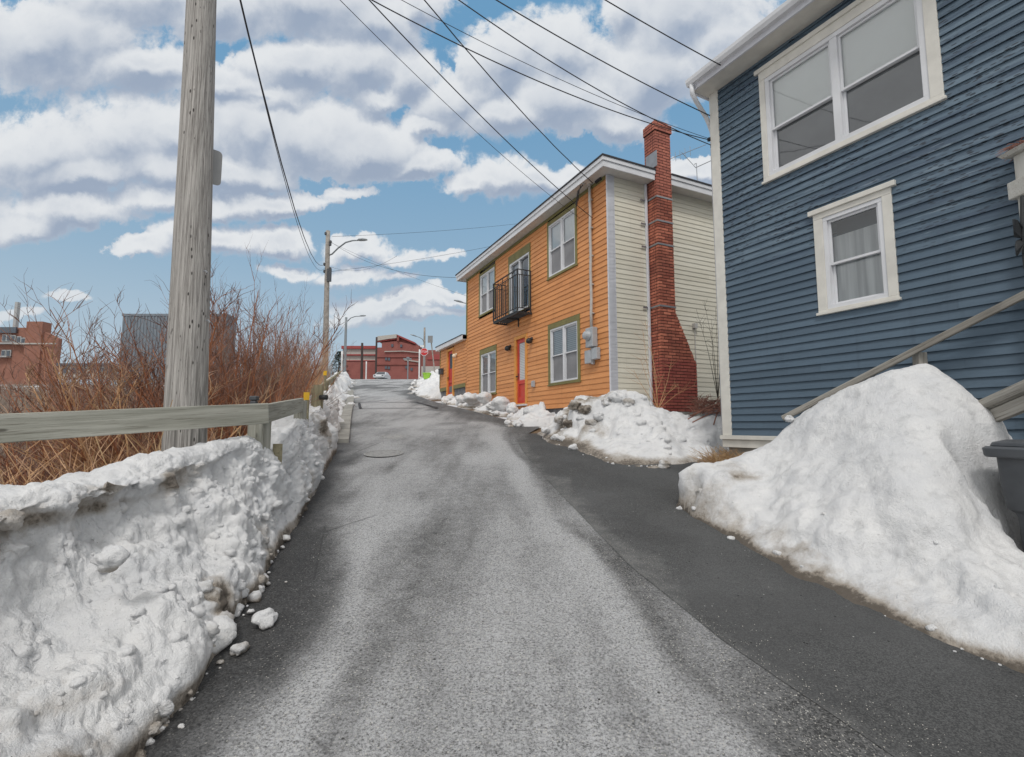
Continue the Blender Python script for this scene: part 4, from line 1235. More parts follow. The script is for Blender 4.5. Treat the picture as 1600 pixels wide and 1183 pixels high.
# behind the crest move away from the road rather than along the sight line
back = np.clip(px_ - 1, 0, None)
Pg[:, :, 0] -= back * .55
Pg[:, :, 2] = T[:, None, 2] + (Cc[:, None, 2] - T[:, None, 2]) * pz_
N = normals_of(Pg)
if N[nU // 2, nV // 2, 2] < 0: N = -N
V = Pg.reshape(-1, 3); Nf = N.reshape(-1, 3)
hh = np.tile(pz_.reshape(-1), 1)
amp = .25 + .75 * sstep(.0, .35, hh) * (1 - .55 * sstep(.8, 1.0, hh))
d0 = snow_detail(V, Nf, 1.0, 4, 1.15, 1.25) - V
V2 = V + d0 * amp[:, None]
lip = (1 - bl) * sstep(.70, .80, pz_) * sstep(.93, .87, pz_) * sstep(.95, .85, px_)
dirt = dirt_at(V2, .02, .14, 3) + (lip.reshape(-1) * (.25 + .55 * fbm(V * 2.0, 3, 8)))
dirt += .45 * np.clip(fbm(V2 * np.array([1.1, 1.1, 6.0]), 4, 52), 0, 1) * sstep(-.1, .4, fbm(V2 * .8, 2, 53)) + .16 * np.clip(fbm(V2 * 1.1, 4, 12), 0, 1) + .22 * sstep(.15, .6, fbm(V2 * .9, 3, 71)) * (bl * np.ones_like(px_)).reshape(-1) * sstep(.9, .3, hh)
for (u, v, Y_, rr_, am) in ((60, 830, 2.55, .22, .25), (130, 800, 2.7, .2, .4), (190, 765, 2.9, .2, .45), (250, 738, 3.2, .26, .35), (320, 745, 3.5, .2, .35), (330, 935, 3.1, .14, .95), (345, 960, 3.05, .10, 1.0), (280, 1050, 2.5, .10, .8), (110, 1165, 1.75, .18, .8), (190, 1150, 1.95, .12, .7), (40, 840, 2.4, .12, .8), (470, 740, 5.6, .4, .4), (505, 690, 7.6, .6, .45), (430, 850, 4.1, .2, .4)):
    q = np.array(P(u, v, Y_)); nn = fbm(V2 * 5, 3, int(u))
    dirt += am * np.exp(-((V2 - q) ** 2).sum(1) / rr_ ** 2) * np.clip(.6 + 1.0 * nn, 0, 1.5)
parts = [(V2, gridfaces(nU, nV))]
dl = [np.clip(dirt, 0, 1.2)]
r2 = random.Random(5)
def add_chunk(c, r, seed, dv):
    v, f = chunk_mesh(c, r, seed, 2 if r < .05 else 3)
    parts.append((v, f)); dl.append(np.full(len(v), dv) + .3 * fbm(v * 9, 2, seed) + .5 * sstep(.03, -.02, v[:, 2] - c[2] + r * .3))
for (u, v, dY, r) in ((318, 1000, 0, .13), (272, 1075, 0, .085), (300, 1008, -.02, .10), (360, 925, .03, .11), (335, 945, .05, .09), (402, 895, 0, .055), (404, 912, 0, .04), (172, 874, .0, .075), (398, 925, .0, .045), (385, 890, .05, .06), (225, 1120, 0, .09), (160, 1150, .0, .1)):
    if (u, v) == (172, 874):
        c = P(172, 874, 2.42)
    else:
        c = on_ground(u, v + 12); c.z += r * .35
    add_chunk(tuple(c), r, r2.randint(1, 999), .12)
for i in range(110):
    t = r2.uniform(.10, .80); k = int(t * nU)
    p = T[k] + np.array([r2.uniform(-.10, .035 if r2.random() < .8 else .16), 0, 0])
    r = .006 + .045 * r2.random() ** 4
    add_chunk((p[0], p[1], G(p[0], p[1]) + r * .45), r, r2.randint(1, 9999), r2.uniform(0, .45))
Vg = V2.reshape(nU, nV, 3); Dg = np.clip(dirt, 0, 1.2).reshape(nU, nV)
for i in range(300):       # crumbled lumps half sunk in the face of the bank
    iu = int(nU * r2.uniform(.08, .93)); iv = int(nV * min(.62, abs(r2.gauss(.16, .17)) + .04))
    p = Vg[iu, iv]; r = .010 + .055 * r2.random() ** 3
    v, f = chunk_mesh((p[0], p[1], p[2] - r * .35), r, r2.randint(1, 9999), 2)
    parts.append((v, f)); dl.append(np.full(len(v), float(Dg[iu, iv]) * .8 + r2.uniform(0, .18)))
V, Fc = join(parts)
tag(mesh_np('snow_bank', V, Fc, 'snow', {'dirt': np.concatenate(dl)}, loc=(-2.0, 3.0, G(-2, 3))), 'long ploughed snow bank with a dirty undercut ledge in front of the wooden rail fence', 'snow bank')

# --- heaps from control points --------------------------------------------------
def heap(name, pts, res, label, cat, seed, eps=.12, amp=1.0, knob=1.0, dirtf=None, chunks=0, chunk_r=(.01, .05), gcut=-.05, base=(.03, .16), extra=None, smoothen=0, poly=None, group=None, rough=1.0, lowk=.0, carve=None, crumb=None):
    A = np.array([tuple(p) for p in pts]); X = A[:, :2]; z = A[:, 2] - gz(X[:, 0], X[:, 1])
    D = np.sqrt(((X[:, None] - X[None]) ** 2).sum(2) + eps ** 2)
    n = len(X); Q = np.block([[D + np.eye(n) * smoothen, np.ones((n, 1)), X], [np.ones((1, n)), np.zeros((1, 3))], [X.T, np.zeros((2, 3))]])
    w = np.linalg.solve(Q, np.concatenate([z, np.zeros(3)]))
    x0, y0 = X.min(0) - .25; x1, y1 = X.max(0) + .25
    gx_, gy_ = np.arange(x0, x1, res), np.arange(y0, y1, res)
    XX, YY = np.meshgrid(gx_, gy_, indexing='ij'); xx, yy = XX.ravel(), YY.ravel()
    h = np.zeros(len(xx))
    for k in range(n): h += w[k] * np.sqrt((xx - X[k, 0]) ** 2 + (yy - X[k, 1]) ** 2 + eps ** 2)
    h += w[n] + w[n + 1] * xx + w[n + 2] * yy
    h = np.clip(h, -.4, None)
    if carve is not None:
        dx_ = np.maximum(np.maximum(carve[0] - xx, xx - carve[1]), 0); dy_ = np.maximum(np.maximum(carve[2] - yy, yy - carve[3]), 0)
        h = np.minimum(h, carve[4] + 4.5 * np.sqrt(dx_ ** 2 + dy_ ** 2))
    V = np.stack([xx, yy, gz(xx, yy) + h], 1)
    N = normals_of(V.reshape(len(gx_), len(gy_), 3)).reshape(-1, 3)
    if N[:, 2].mean() < 0: N = -N
    a = .35 + .65 * sstep(.02, .35, h)
    V2 = V + (snow_detail(V, N, amp, seed, knob, rough) - V) * (a * (1 + lowk * sstep(.75, .15, h)))[:, None]
    hg = V2[:, 2] - gz(V2[:, 0], V2[:, 1])
    Fc = gridfaces(len(gx_), len(gy_))
    keep = (hg[Fc] > gcut).any(1)
    Fc = Fc[keep]
    ed = np.concatenate([Fc[:, [0, 1]], Fc[:, [1, 2]], Fc[:, [2, 3]], Fc[:, [3, 0]]]); ed.sort(axis=1)
    uq, ct = np.unique(ed, axis=0, return_counts=True); bv = np.unique(uq[ct == 1])
    V2[bv, 2] = np.minimum(V2[bv, 2], gz(V2[bv, 0], V2[bv, 1]) - .15)
    used = np.unique(Fc); mp = -np.ones(len(V2), int); mp[used] = np.arange(len(used)); V2 = V2[used]; Fc = mp[Fc]
    dirt = dirt_at(V2, *base, seed)
    if dirtf is not None: dirt = dirt + dirtf(V2)
    parts_ = [(V2, Fc)]; dl_ = [np.clip(dirt, 0, 1.3)]
    rr = random.Random(seed)
    hg2 = V2[:, 2] - gz(V2[:, 0], V2[:, 1])
    cand = np.where((hg2 > -.02) & (hg2 < .10))[0]
    for i in range(chunks):
        p = V2[rr.choice(cand)]
        r = chunk_r[0] + (chunk_r[1] - chunk_r[0]) * rr.random() ** 3
        q = (p[0] + rr.uniform(-.08, .08), p[1] + rr.uniform(-.10, .06), 0); q = (q[0], q[1], G(q[0], q[1]) + max(r * .4, 0))
        v, f = chunk_mesh(q, r, rr.randint(1, 9999), 2 if r < .06 else 3)
        parts_.append((v, f)); dl_.append(np.full(len(v), rr.uniform(0, .5)) + .3 * fbm(v * 9, 2, i))
    crumbs_ = np.where((hg2 > .03) & (hg2 < crumb[1]))[0] if crumb else []
    for i in range(crumb[0] if crumb else 0):
        p = V2[rr.choice(crumbs_)]; r = crumb[2] + crumb[3] * rr.random() ** 3
        v, f = chunk_mesh((p[0], p[1], p[2] - r * .2), r, rr.randint(1, 9999), 2)
        parts_.append((v, f)); dl_.append(np.full(len(v), rr.uniform(0, .3)) + .2 * fbm(v * 9, 2, i))
    for (q, r, dv) in (extra or []):
        v, f = chunk_mesh(q, r, rr.randint(1, 9999), 3)
        parts_.append((v, f)); dl_.append(np.full(len(v), dv) + .3 * fbm(v * 8, 2, 3))
    V, Fa = join(parts_)
    c = A.mean(0)
    return tag(mesh_np(name, V, Fa, 'snow', {'dirt': np.concatenate(dl_)}, loc=(c[0], c[1], G(c[0], c[1]))), label, cat, group)
def gp(u, v, dz=0.0):
    p = on_ground(u, v); return (p.x, p.y, p.z + dz)
def xy(x, y, h): return (x, y, G(x, y) + h)
# big pile on the right
pts = [gp(1068, 800, -.03), gp(1105, 826, -.03), gp(1165, 862, -.03), gp(1240, 905, -.03), gp(1330, 950, -.03), gp(1420, 990, -.03), gp(1510, 1025, -.03), gp(1600, 1062, -.03), gp(1720, 1110, -.03),
       gp(1066, 785, -.04), gp(1080, 770, -.02), gp(1110, 760, -.02)]
pts += [P(1072, 752, 5.46), P(1100, 762, 5.2), P(1150, 778, 4.85), P(1230, 800, 4.35), P(1330, 838, 3.85), P(1440, 880, 3.4), P(1540, 920, 3.0), P(1620, 960, 2.78)]
pts += [P(1118, 756, 5.9), P(1145, 732, 5.8), P(1180, 706, 5.6), P(1230, 666, 5.3), P(1290, 624, 5.0), P(1345, 600, 4.75), P(1400, 575, 4.5), P(1440, 566, 4.4), P(1478, 574, 4.35), P(1516, 622, 4.25), P(1548, 654, 4.2), P(1480, 655, 4.05), P(1530, 690, 3.95), P(1505, 755, 3.7), P(1550, 745, 3.78), P(1575, 690, 4.05), P(1620, 740, 4.1)]
pts += [P(1300, 700, 4.6), P(1400, 680, 4.1), P(1400, 770, 3.75), P(1480, 700, 3.85), P(1480, 800, 3.5), P(1540, 800, 3.62), P(1545, 880, 3.2), P(1590, 938, 2.92), P(1640, 860, 3.95), P(1200, 740, 5.05), P(1540, 720, 3.85), P(1700, 940, 2.9)]
pts += [xy(3.3, 6.2, .25), xy(3.9, 5.6, .5), xy(4.5, 5.0, .5), xy(5.2, 4.2, .2), xy(5.6, 3.2, .2), xy(4.6, 2.8, .35), xy(4.4, 2.0, -.05), xy(2.3, 6.6, -.1), xy(2.9, 6.9, -.1)]
def dirt_big(V):
    # weathered brown band along the street edge
    h = V[:, 2] - gz(V[:, 0], V[:, 1])
    n = fbm(V * 1.6, 4, 44)
    lo = sstep(.34, .03, h + .14 * n)
    left = np.exp(-(((V[:, 0] - 2.05) / .35) ** 2 + ((V[:, 1] - 5.3) / .5) ** 2)) * .55
    r = .20 * np.exp(-(((V[:, 0] - 4.2) / .5) ** 2 + ((V[:, 1] - 3.9) / .8) ** 2))
    lay = np.clip(fbm(V * np.array([1.2, 1.2, 9.0]), 4, 47), 0, 1) * sstep(1.0, .2, h)
    return .55 * lay * sstep(-.1, .4, n) + lo * (.30 + .50 * np.clip(n + .2, 0, 1)) + (left + r) * (1 + 1.0 * n)
heap('snow_pile', pts, .021, 'tall peaked snow pile in front of the blue house', 'snow pile', 61, amp=.42, knob=.55, dirtf=dirt_big, chunks=70, chunk_r=(.006, .03), base=(.0, .07), lowk=1.5, eps=.13, smoothen=0.0, crumb=(170, .42, .008, .04), carve=(3.52, 4.3, 2.98, 3.80, .10),
     extra=[(tuple(P(1078, 758, 5.44)), .06, .1), (tuple(P(1100, 770, 5.25)), .07, .5), (tuple(P(1120, 780, 5.1)), .05, .3), (tuple(P(1235, 655, 5.3)), .05, 0)])
# middle pile at the corner of the orange house
pts = [gp(843, 682, -.03), gp(858, 693, -.03), gp(885, 703, -.03), gp(918, 716, -.03), gp(950, 728, -.03), gp(1000, 731, -.03), gp(1060, 726, -.03), gp(1105, 724, -.03), gp(1135, 712, -.03),
       gp(842, 672, -.03), gp(856, 664, -.03), gp(868, 660, -.02),
       P(880, 642, 10.6), P(905, 630, 10.2), P(938, 626, 10.0), P(966, 611, 9.9), P(1000, 617, 9.9), P(1022, 634, 9.8), P(1060, 652, 9.4), P(1110, 662, 8.9), P(1130, 668, 8.7),
       P(905, 668, 9.8), P(950, 672, 9.2), P(960, 700, 8.4), P(1010, 675, 8.9), P(1000, 705, 8.2), P(1060, 690, 8.3), P(1110, 695, 8.15),
       xy(2.6, 10.6, .75), xy(1.7, 11.6, .45), xy(1.2, 11.9, .0), xy(3.3, 10.2, .55), xy(4.2, 10.4, .35), xy(5.2, 10.6, .25), xy(4.2, 9.2, .35), xy(5.0, 9.0, .2), xy(5.8, 9.8, .1), xy(3.9, 8.3, .1), xy(3.2, 11.2, .35), xy(4.4, 11.4, .2)]
def dirt_mid(V):
    n = fbm(V * 2.2, 4, 45)
    d = np.exp(-(((V[:, 0] - 1.35) / .55) ** 2 + ((V[:, 1] - 10.2) / .9) ** 2))
    return d * (.65 + 1.0 * n) + .1 * n
heap('snow_pile', pts, .03, 'lumpy snow pile with a dirty end at the corner of the orange house', 'snow pile', 62, amp=.85, knob=1.8, crumb=(260, .75, .02, .08), dirtf=dirt_mid, chunks=110, chunk_r=(.012, .10), eps=.12,
     extra=[(tuple(P(898, 634, 10.1)), .13, .8), (tuple(P(912, 640, 10.0)), .12, .9), (tuple(P(948, 628, 9.9)), .13, .5), (tuple(P(982, 630, 9.7)), .13, .4), (tuple(P(935, 650, 9.7)), .12, .2), (tuple(P(962, 622, 9.8)), .14, .0), (tuple(P(1004, 622, 9.8)), .09, .1), (tuple(P(873, 655, 10.3)), .10, .5), (tuple(P(888, 662, 10.0)), .12, .9), (tuple(P(925, 660, 9.7)), .10, .7), (tuple(P(852, 672, 10.4)), .09, .1), (tuple(P(868, 684, 9.9)), .10, .3)])
# low bank along the orange house
pts = []
for (u, vt, vb) in ((868, 648, 662), (845, 641, 659), (818, 637, 655), (790, 634, 650), (765, 628, 645), (740, 622, 637), (715, 620, 632), (698, 621, 627)):
    f_ = gp(u, vb, -.03); pts.append(f_)
    s_, z_ = OW.hit(u, vt, .32); p = OW.pt(s_, .32, z_); p2 = OW.pt(s_, -.05, z_ + .03)
    pts.append(tuple(p)); pts.append(tuple(p2))
heap('snow_bank', pts, .045, 'low lumpy snow ridge along the foot of the orange wall', 'snow bank', 63, amp=1.1, knob=1.6, chunks=70, chunk_r=(.03, .16), eps=.12, base=(.02, .1),
     extra=[(tuple(OW.pt(OW.hit(u, v, .4)[0], .4, OW.hit(u, v, .4)[1])), r, .1) for u, v, r in ((737, 622, .3), (757, 622, .26), (782, 632, .3), (800, 638, .2), (835, 645, .25), (850, 650, .2), (722, 624, .2), (770, 634, .2))])
# bank beyond the porch, right of the road
pts = []
for (Yc, w_, h_) in ((24.2, 1.0, .45), (27, 1.3, .6), (31, 1.6, .6), (36, 2.0, .75), (42, 2.2, .9), (47, 2.2, .6)):
    xr = float(Redge(Yc))
    pts += [xy(xr - .1, Yc, -.04), xy(xr + .35, Yc, h_ * .6), xy(xr + w_ * .55, Yc + .5, h_), xy(xr + w_ * 1.1, Yc + .8, h_ * .5), xy(xr + w_ * 1.6, Yc + 1, -.05)]
pts += [xy(float(Redge(22.5)) + .1, 22.4, -.05), xy(float(Redge(22.5)) + .55, 22.8, .5)]
heap('snow_bank', pts, .12, 'snow bank beyond the low extension on the far side of the orange house', 'snow bank', 64, amp=1.3, knob=1.3, chunks=60, chunk_r=(.06, .25), eps=.2, base=(.0, .15))
# bank beyond the kerb, left of the road
pts = []
for (Yc, h_) in ((12.2, .45), (14, .5), (17, .6), (21, .75), (26, .85), (31, .95), (36, 1.0), (42, .9), (48, .6)):
    xl = float(Ledge(Yc))
    pts += [xy(xl - .04, Yc, -.04), xy(xl - .26, Yc, h_ * .7), xy(xl - .62, Yc, h_), xy(xl - 1.1, Yc, h_ * .75), xy(xl - 1.7, Yc, -.05)]
heap('snow_bank', pts, .10, 'narrow snow bank between the kerb and the old guard rail up the hill', 'snow bank', 65, amp=1.3, knob=1.7, chunks=140, chunk_r=(.04, .2), eps=.15, base=(.0, .12))
# loose lumps on the asphalt
def loose(u, v, r, seed, label):
    c = on_ground(u, v); vv, ff = chunk_mesh((c.x, c.y, c.z + r * .55), r, seed, 3)
    tag(mesh_np('snow_chunk', vv, ff, 'snow', {'dirt': .1 + .4 * sstep(.03, -.01, vv[:, 2] - c.z)}, loc=tuple(c)), label, 'snow chunk', 'loose chunks of snow on the road')
loose(415, 975, .062, 11, 'fist sized snow chunk lying on wet asphalt beside the long bank')
loose(1062, 797, .035, 13, 'small ice chunk on the dark driveway at the tip of the tall pile')

# ================================================================== FENCE
fn = empty('rail_fence', (-2.6, 4.2, G(-2.6, 4.2)), 'weathered timber fence with one wide rail behind the snow bank', 'fence')
ra_, rb_ = P(-330, 668, 2.25), P(396, 646, 4.40)
def rail(a, b, w, hgt, lab=None):
    m = MB(); m.bar(a, b, w, hgt); o = m.build('rail', 'rail_wood', fn, bevel=.006)
    if lab: o['label'] = lab
ra_ = P(0, 670, 3.1) + (P(0, 670, 3.1) - P(400, 647.5, 4.42)) * .55
rail(ra_, P(418, 645.8, 4.47), .05, .182)
rail(P(408, 647, 4.42) + Vector((.0, .035, 0)), P(471, 632.5, 6.2), .05, .17)
def post(pt_top, w, mat='rail_wood', bot=None):
    m = MB(); m.grain = (Z, Vector((1, 0, 0)), Vector((0, 1, 0)))
    z0 = G(pt_top.x, pt_top.y) - .2
    m.box(pt_top.x - w / 2, pt_top.x + w / 2, pt_top.y - w / 2, pt_top.y + w / 2, z0, pt_top.z); m.grain = None
    return m.build('post', mat, fn, bevel=.008)
pp = P(407, 642, 4.60); post(pp, .15)
pp2 = P(-160, 664, 2.75); post(pp2, .13)
pp3 = P(470, 626, 6.25); post(pp3, .12)
m = MB(); pq = P(397, 627, 4.75); m.box(pq.x - .030, pq.x + .030, pq.y - .03, pq.y + .03, pq.z - .3, pq.z + .005); m.box(pq.x - .036, pq.x + .036, pq.y - .036, pq.y + .036, pq.z + .006, pq.z + .05)
m.build('post_cap', 'dark_plastic', fn, bevel=.012)
m = MB(); m.smooth = True; pv = P(434, 697, 4.75); m.tube([pv + Z * -.4, pv + Vector((.0, .0, .02))], .045, 8); m.build('stub_post', 'old_post_wood', fn)
# old guard rail up the hill
gr = empty('guard_rail', (-4.0, 9.3, G(-4.0, 9.3)), 'old wooden guard rail on thick posts running uphill beside the road', 'guard rail')
m = MB(); c9 = P(495, 640, 8.8)
ptop = P(498, 602, 8.8)
m.grain = (Z, Vector((1, 0, 0)), Vector((0, 1, 0)))
m.tube([(c9.x, c9.y, G(c9.x, c9.y) - .2), (c9.x, c9.y, c9.z + .2), (ptop.x, ptop.y, ptop.z)], [.10, .105, .09], 10); m.build('post', 'old_post_wood', gr)
m = MB(); m.grain = (Vector((0, 1, 0)), Vector((1, 0, 0)), Z)
prev = ptop - Z * .12
rails = [prev]
for Yc in (13, 17.5, 22, 27, 32, 38):
    x = float(Ledge(Yc)) - .75; z = G(x + .6, Yc) + .82
    q = Vector((x, Yc, z)); rails.append(q)
    pm = MB(); pm.grain = (Z, Vector((1, 0, 0)), Vector((0, 1, 0))); pm.tube([(x, Yc, z - 1.6), (x, Yc, z + .1)], [.10, .09], 8); pm.build('post', 'old_post_wood', gr)
for a, b in zip(rails[:-1], rails[1:]): m.bar(a, b, .08, .2)
m.build('rail', 'old_post_wood', gr)
m = MB(); pr = P(509, 621, 8.72); m.smooth = True; m.tube([pr - Vector((.10, 0, 0)), pr + Vector((.03, -.02, 0))], .045, 12); m.build('bolt', 'black_iron', gr)
for (u, v, Y_, s_) in ((479, 619, 6.6, .038), (508, 583, 13.0, .045)):
    q = P(u, v, Y_); m = MB(); m.box(q.x - s_, q.x + s_, q.y - .006, q.y + .006, q.z - s_ * 1.35, q.z + s_ * 1.35)
    m.build('reflector', 'yellow_plate', gr)
    m = MB(); m.box(q.x - .022, q.x + .022, q.y + .007, q.y + .045, q.z - .75, q.z + s_); m.build('reflector_stake', 'old_post_wood', gr)

# ================================================================== POLES AND WIRES
pb = P(289, 690, 4.5)
zb = G(pb.x, pb.y) - .3
ptp = P(315, 6, 4.5)
sc45 = 4.5 / 778
m = MB(); m.smooth = True
lean = (ptp - pb) / (ptp.z - pb.z)
Ht = 8.6
N_ = 46
pts_, rad_ = [], []
for i in range(N_ + 1):
    z = zb + (Ht - zb) * i / N_
    q = pb + lean * (z - pb.z)
    pts_.append(Vector((q.x, q.y, z)))
    r = np.interp(z, [zb, pb.z, ptp.z, Ht], [.178, .172, .126, .100])
    rad_.append(float(r))
m.tube(pts_, rad_, 28)
pole = m.build('utility_pole', 'pole_wood', loc=(pb.x, pb.y, zb))
for v_ in pole.data.vertices:
    a = math.atan2(v_.co.y, v_.co.x)
    k = 1 + .012 * math.sin(5 * a + v_.co.z * .4) + .008 * math.sin(11 * a - v_.co.z * .7)
    v_.co.x *= 1 + (k - 1); v_.co.y *= 1 + (k - 1)
tag(pole, 'tall weathered grey wooden utility pole in the foreground behind the rail fence', 'utility pole')
for (u, v, r) in ((318, 424, 1), (322, 501, 1)):
    m = MB(); q = P(u, v, 4.36); m.tube([q, q + Vector((.03, -.02, 0)), q + Vector((.05, -.02, -.02))], .007, 5); m.build('nail', 'galv_metal', pole)
for k in range(4):
    m = MB(); q = pts_[-1] + Vector((.10, -.05, -.25 - .22 * k)); m.lathe(q, [(.02, -.05), (.045, -.03), (.045, .03), (.02, .05)], 10); m.build('insulator', 'galv_metal', pole)
# sign plate seen from behind, fixed to the pole
sg = P(338, 263, 4.5); m = MB()
w2, h2 = .13, .175
ring_ = []
for (sx, sz, a0) in ((1, 1, 0), (-1, 1, 90), (-1, -1, 180), (1, -1, 270)):
    for k in range(5):
        a = R(a0 + 22.5 * k); ring_.append((sx * (w2 - .04) + .04 * math.cos(a), sz * (h2 - .04) + .04 * math.sin(a)))
dx_ = Vector((.62, .55, 0)).normalized(); nn_ = Vector((-dx_.y, dx_.x, 0))
cen = P(341, 263, 4.62) - dx_ * .10
m.prism([cen + dx_ * x + Z * z for x, z in ring_], nn_ * .004)
m.bar(cen + nn_ * -.02 - Z * .2, cen + nn_ * -.02 + Z * .2, .03, .02, up=(1, 0, 0))
tag(m.build('sign_plate', 'sign_back', loc=cen), 'blank grey back of a small sign fixed to the foreground utility pole', 'sign')

def street_pole(name, base_px, top_px, Y, r0, r1, label, mat='far_pole', arm=None, extras=True, group=None):
    top = P(*top_px, Y); bx = P(*base_px, Y)
    zb = G(bx.x, bx.y) - .5
    e = empty(name, (bx.x, bx.y, zb), label, 'street lamp' if arm else 'utility pole', group)
    m = MB(); m.smooth = True
    b0 = Vector((bx.x, bx.y, zb)); n = 8
    m.tube([b0 + (top - b0) * i / n for i in range(n + 1)], [r0 + (r1 - r0) * i / n for i in range(n + 1)], 12); m.build('pole', mat, e)
    if arm:
        m = MB(); m.smooth = True
        ap = [P(u, v, Y - dY) for (u, v, dY) in arm]
        m.tube(ap, [.045] * len(ap), 8); am = m.build('lamp_arm', 'lamp_grey', e)
        h = MB(); a, b = ap[-2], ap[-1]; d = (b - a).normalized(); L_ = .75
        sd_ = d.cross(Z).normalized()
        q0 = b - d * .05
        sec = [(.0, .05, .06), (.12, .12, .10), (.45, .14, .11), (.7, .08, .06), (.75, .02, .02)]
        rings = []
        for (t, w_, hh_) in sec:
            c = q0 + d * t
            rings.append([c + sd_ * w_ * math.cos(k * math.pi / 4) + Z * hh_ * max(-.35, math.sin(k * math.pi / 4)) for k in range(8)])
        loft(h, rings); h.build('lamp_head', 'lamp_grey', am)
    return e, top
sp2, top2 = street_pole('street_lamp', (508, 600), (512.5, 361), 30, .19, .13, 'tall wooden pole with a curved street lamp arm beyond the shrubs', arm=[(514, 399, .0), (519, 397, .2), (528, 388, .5), (540, 379, .8), (551, 376, 1.1), (560, 375.5, 1.3)])
for (u, v) in ((516, 382), (516.5, 378), (509, 365), (507, 424), (516, 420), (507, 413)):
    m = MB(); q = P(u, v, 29.9); m.lathe(q, [(.03, -.1), (.08, -.06), (.08, .06), (.03, .1)], 8); m.build('insulator', 'dark_plastic', sp2)
m = MB(); q = P(515, 428, 29.9); m.box(q.x - .12, q.x + .12, q.y - .12, q.y + .02, q.z - .5, q.z + .3)
m.build('fitting', 'dark_plastic', sp2)
street_pole('street_lamp', (538, 590), (541, 496), 52, .17, .12, 'slender pale street lamp further up the hill, left of the red building', mat='lamp_grey', arm=[(543, 502, 0), (548, 497, .2), (555, 494.5, .4), (563, 494, .6)])
street_pole('street_lamp', (662.5, 600), (663.5, 512), 60, .17, .11, 'thin far street lamp behind the stop sign', arm=[(662, 534, 0), (660, 530, .1), (655, 527, .2), (650, 525.5, .3)])
street_pole('street_lamp', (735, 600), (738, 470), 40, .15, .10, 'street lamp hidden behind the orange house with only its head showing', mat='lamp_grey', arm=[(737, 486, 0), (735, 478, .1), (728, 474, .2), (722, 472.5, .3)])
street_pole('utility_pole', (565, 595), (566, 536), 70, .20, .16, 'dark far utility pole in front of the pale banded building', mat='far_dark_pole')
street_pole('utility_pole', (588, 560), (588.5, 527), 105, .22, .2, 'short dark pole at the edge of the far red brick building', mat='far_dark_pole')
street_pole('post', (572, 590), (572.5, 565), 62, .09, .08, 'thin white post at the top of the hill', mat='white_plain')
street_pole('post', (534, 580), (534.5, 549), 50, .10, .09, 'pale bollard post beside the slender street lamp', mat='white_plain')
street_pole('post', (655, 590), (655.5, 546), 55, .09, .08, 'white post left of the stop sign', mat='white_plain')
e_, tp_ = street_pole('lamp_post', (637, 595), (637.5, 562), 65, .09, .08, 'low far lamp post with a flat double head before the red building', mat='lamp_grey')
m = MB(); q = P(637, 561, 65); m.box(q.x - .55, q.x + .5, q.y - .15, q.y + .15, q.z - .08, q.z + .08); m.box(q.x - .12, q.x + .2, q.y - .2, q.y + .2, q.z + .081, q.z + .25); m.build('lamp_head', 'lamp_grey', e_)
# stop sign
e_ = empty('stop_sign', P(662, 600, 50), 'red octagonal stop sign far up the road', 'stop sign')
c = P(663, 550, 50); m = MB(); m.tube([Vector((c.x, c.y, G(c.x, c.y) - .3)), c + Z * .3], .05, 8); m.build('post', 'galv_metal', e_)
def octa(rad, z0, mat, nm, y0, y1):
    m = MB(); m.prism([c + Vector((rad * math.cos(R(22.5 + 45 * k)), y0, rad * math.sin(R(22.5 + 45 * k)))) for k in range(8)], (0, y1 - y0, 0)); return m.build(nm, mat, e_)
octa(.42, 0, 'white_plain', 'sign_border', -.085, -.065); octa(.38, 0, 'stop_red', 'sign_face', -.095, -.086)
tcu = bpy.data.curves.new('sign_text', 'FONT'); tcu.body = 'STOP'; tcu.size = .30; tcu.align_x = 'CENTER'; tcu.align_y = 'CENTER'; tcu.extrude = .003
to = bpy.data.objects.new('sign_text', tcu); COL.objects.link(to); to.parent = e_; to.location = (c + Vector((0, -.102, 0))) - ROOT[e_.name]; to.rotation_euler = (R(90), 0, 0); tcu.materials.append(M['white_plain'])
bpy.context.view_layer.update()
tme = bpy.data.meshes.new_from_object(to.evaluated_get(bpy.context.evaluated_depsgraph_get()))
tm = bpy.data.objects.new('sign_lettering', tme); COL.objects.link(tm); tm.parent = e_; tm.location = to.location.copy(); tm.rotation_euler = (R(90), 0, 0)
bpy.data.objects.remove(to)
m = MB(); m.box(c.x - .42, c.x - .02, c.y - .06, c.y - .04, c.z + .5, c.z + .68); m.build('name_plate', 'white_plain', e_)
# leaning sign
e_ = empty('road_sign', P(681, 592, 40), 'grey back of a square road sign on a leaning post near the extension', 'sign')
a_ = P(681.5, 590, 40); b_2 = P(673, 527, 40); m = MB(); a_.z = G(a_.x, a_.y) - .2; m.tube([a_, b_2], .05, 8); m.build('post', 'far_pole', e_)
m = MB(); c = P(672.3, 530, 39.9); m.box(c.x - .20, c.x + .20, c.y - .02, c.y, c.z - .30, c.z + .28); m.build('sign_plate', 'sign_back', e_)

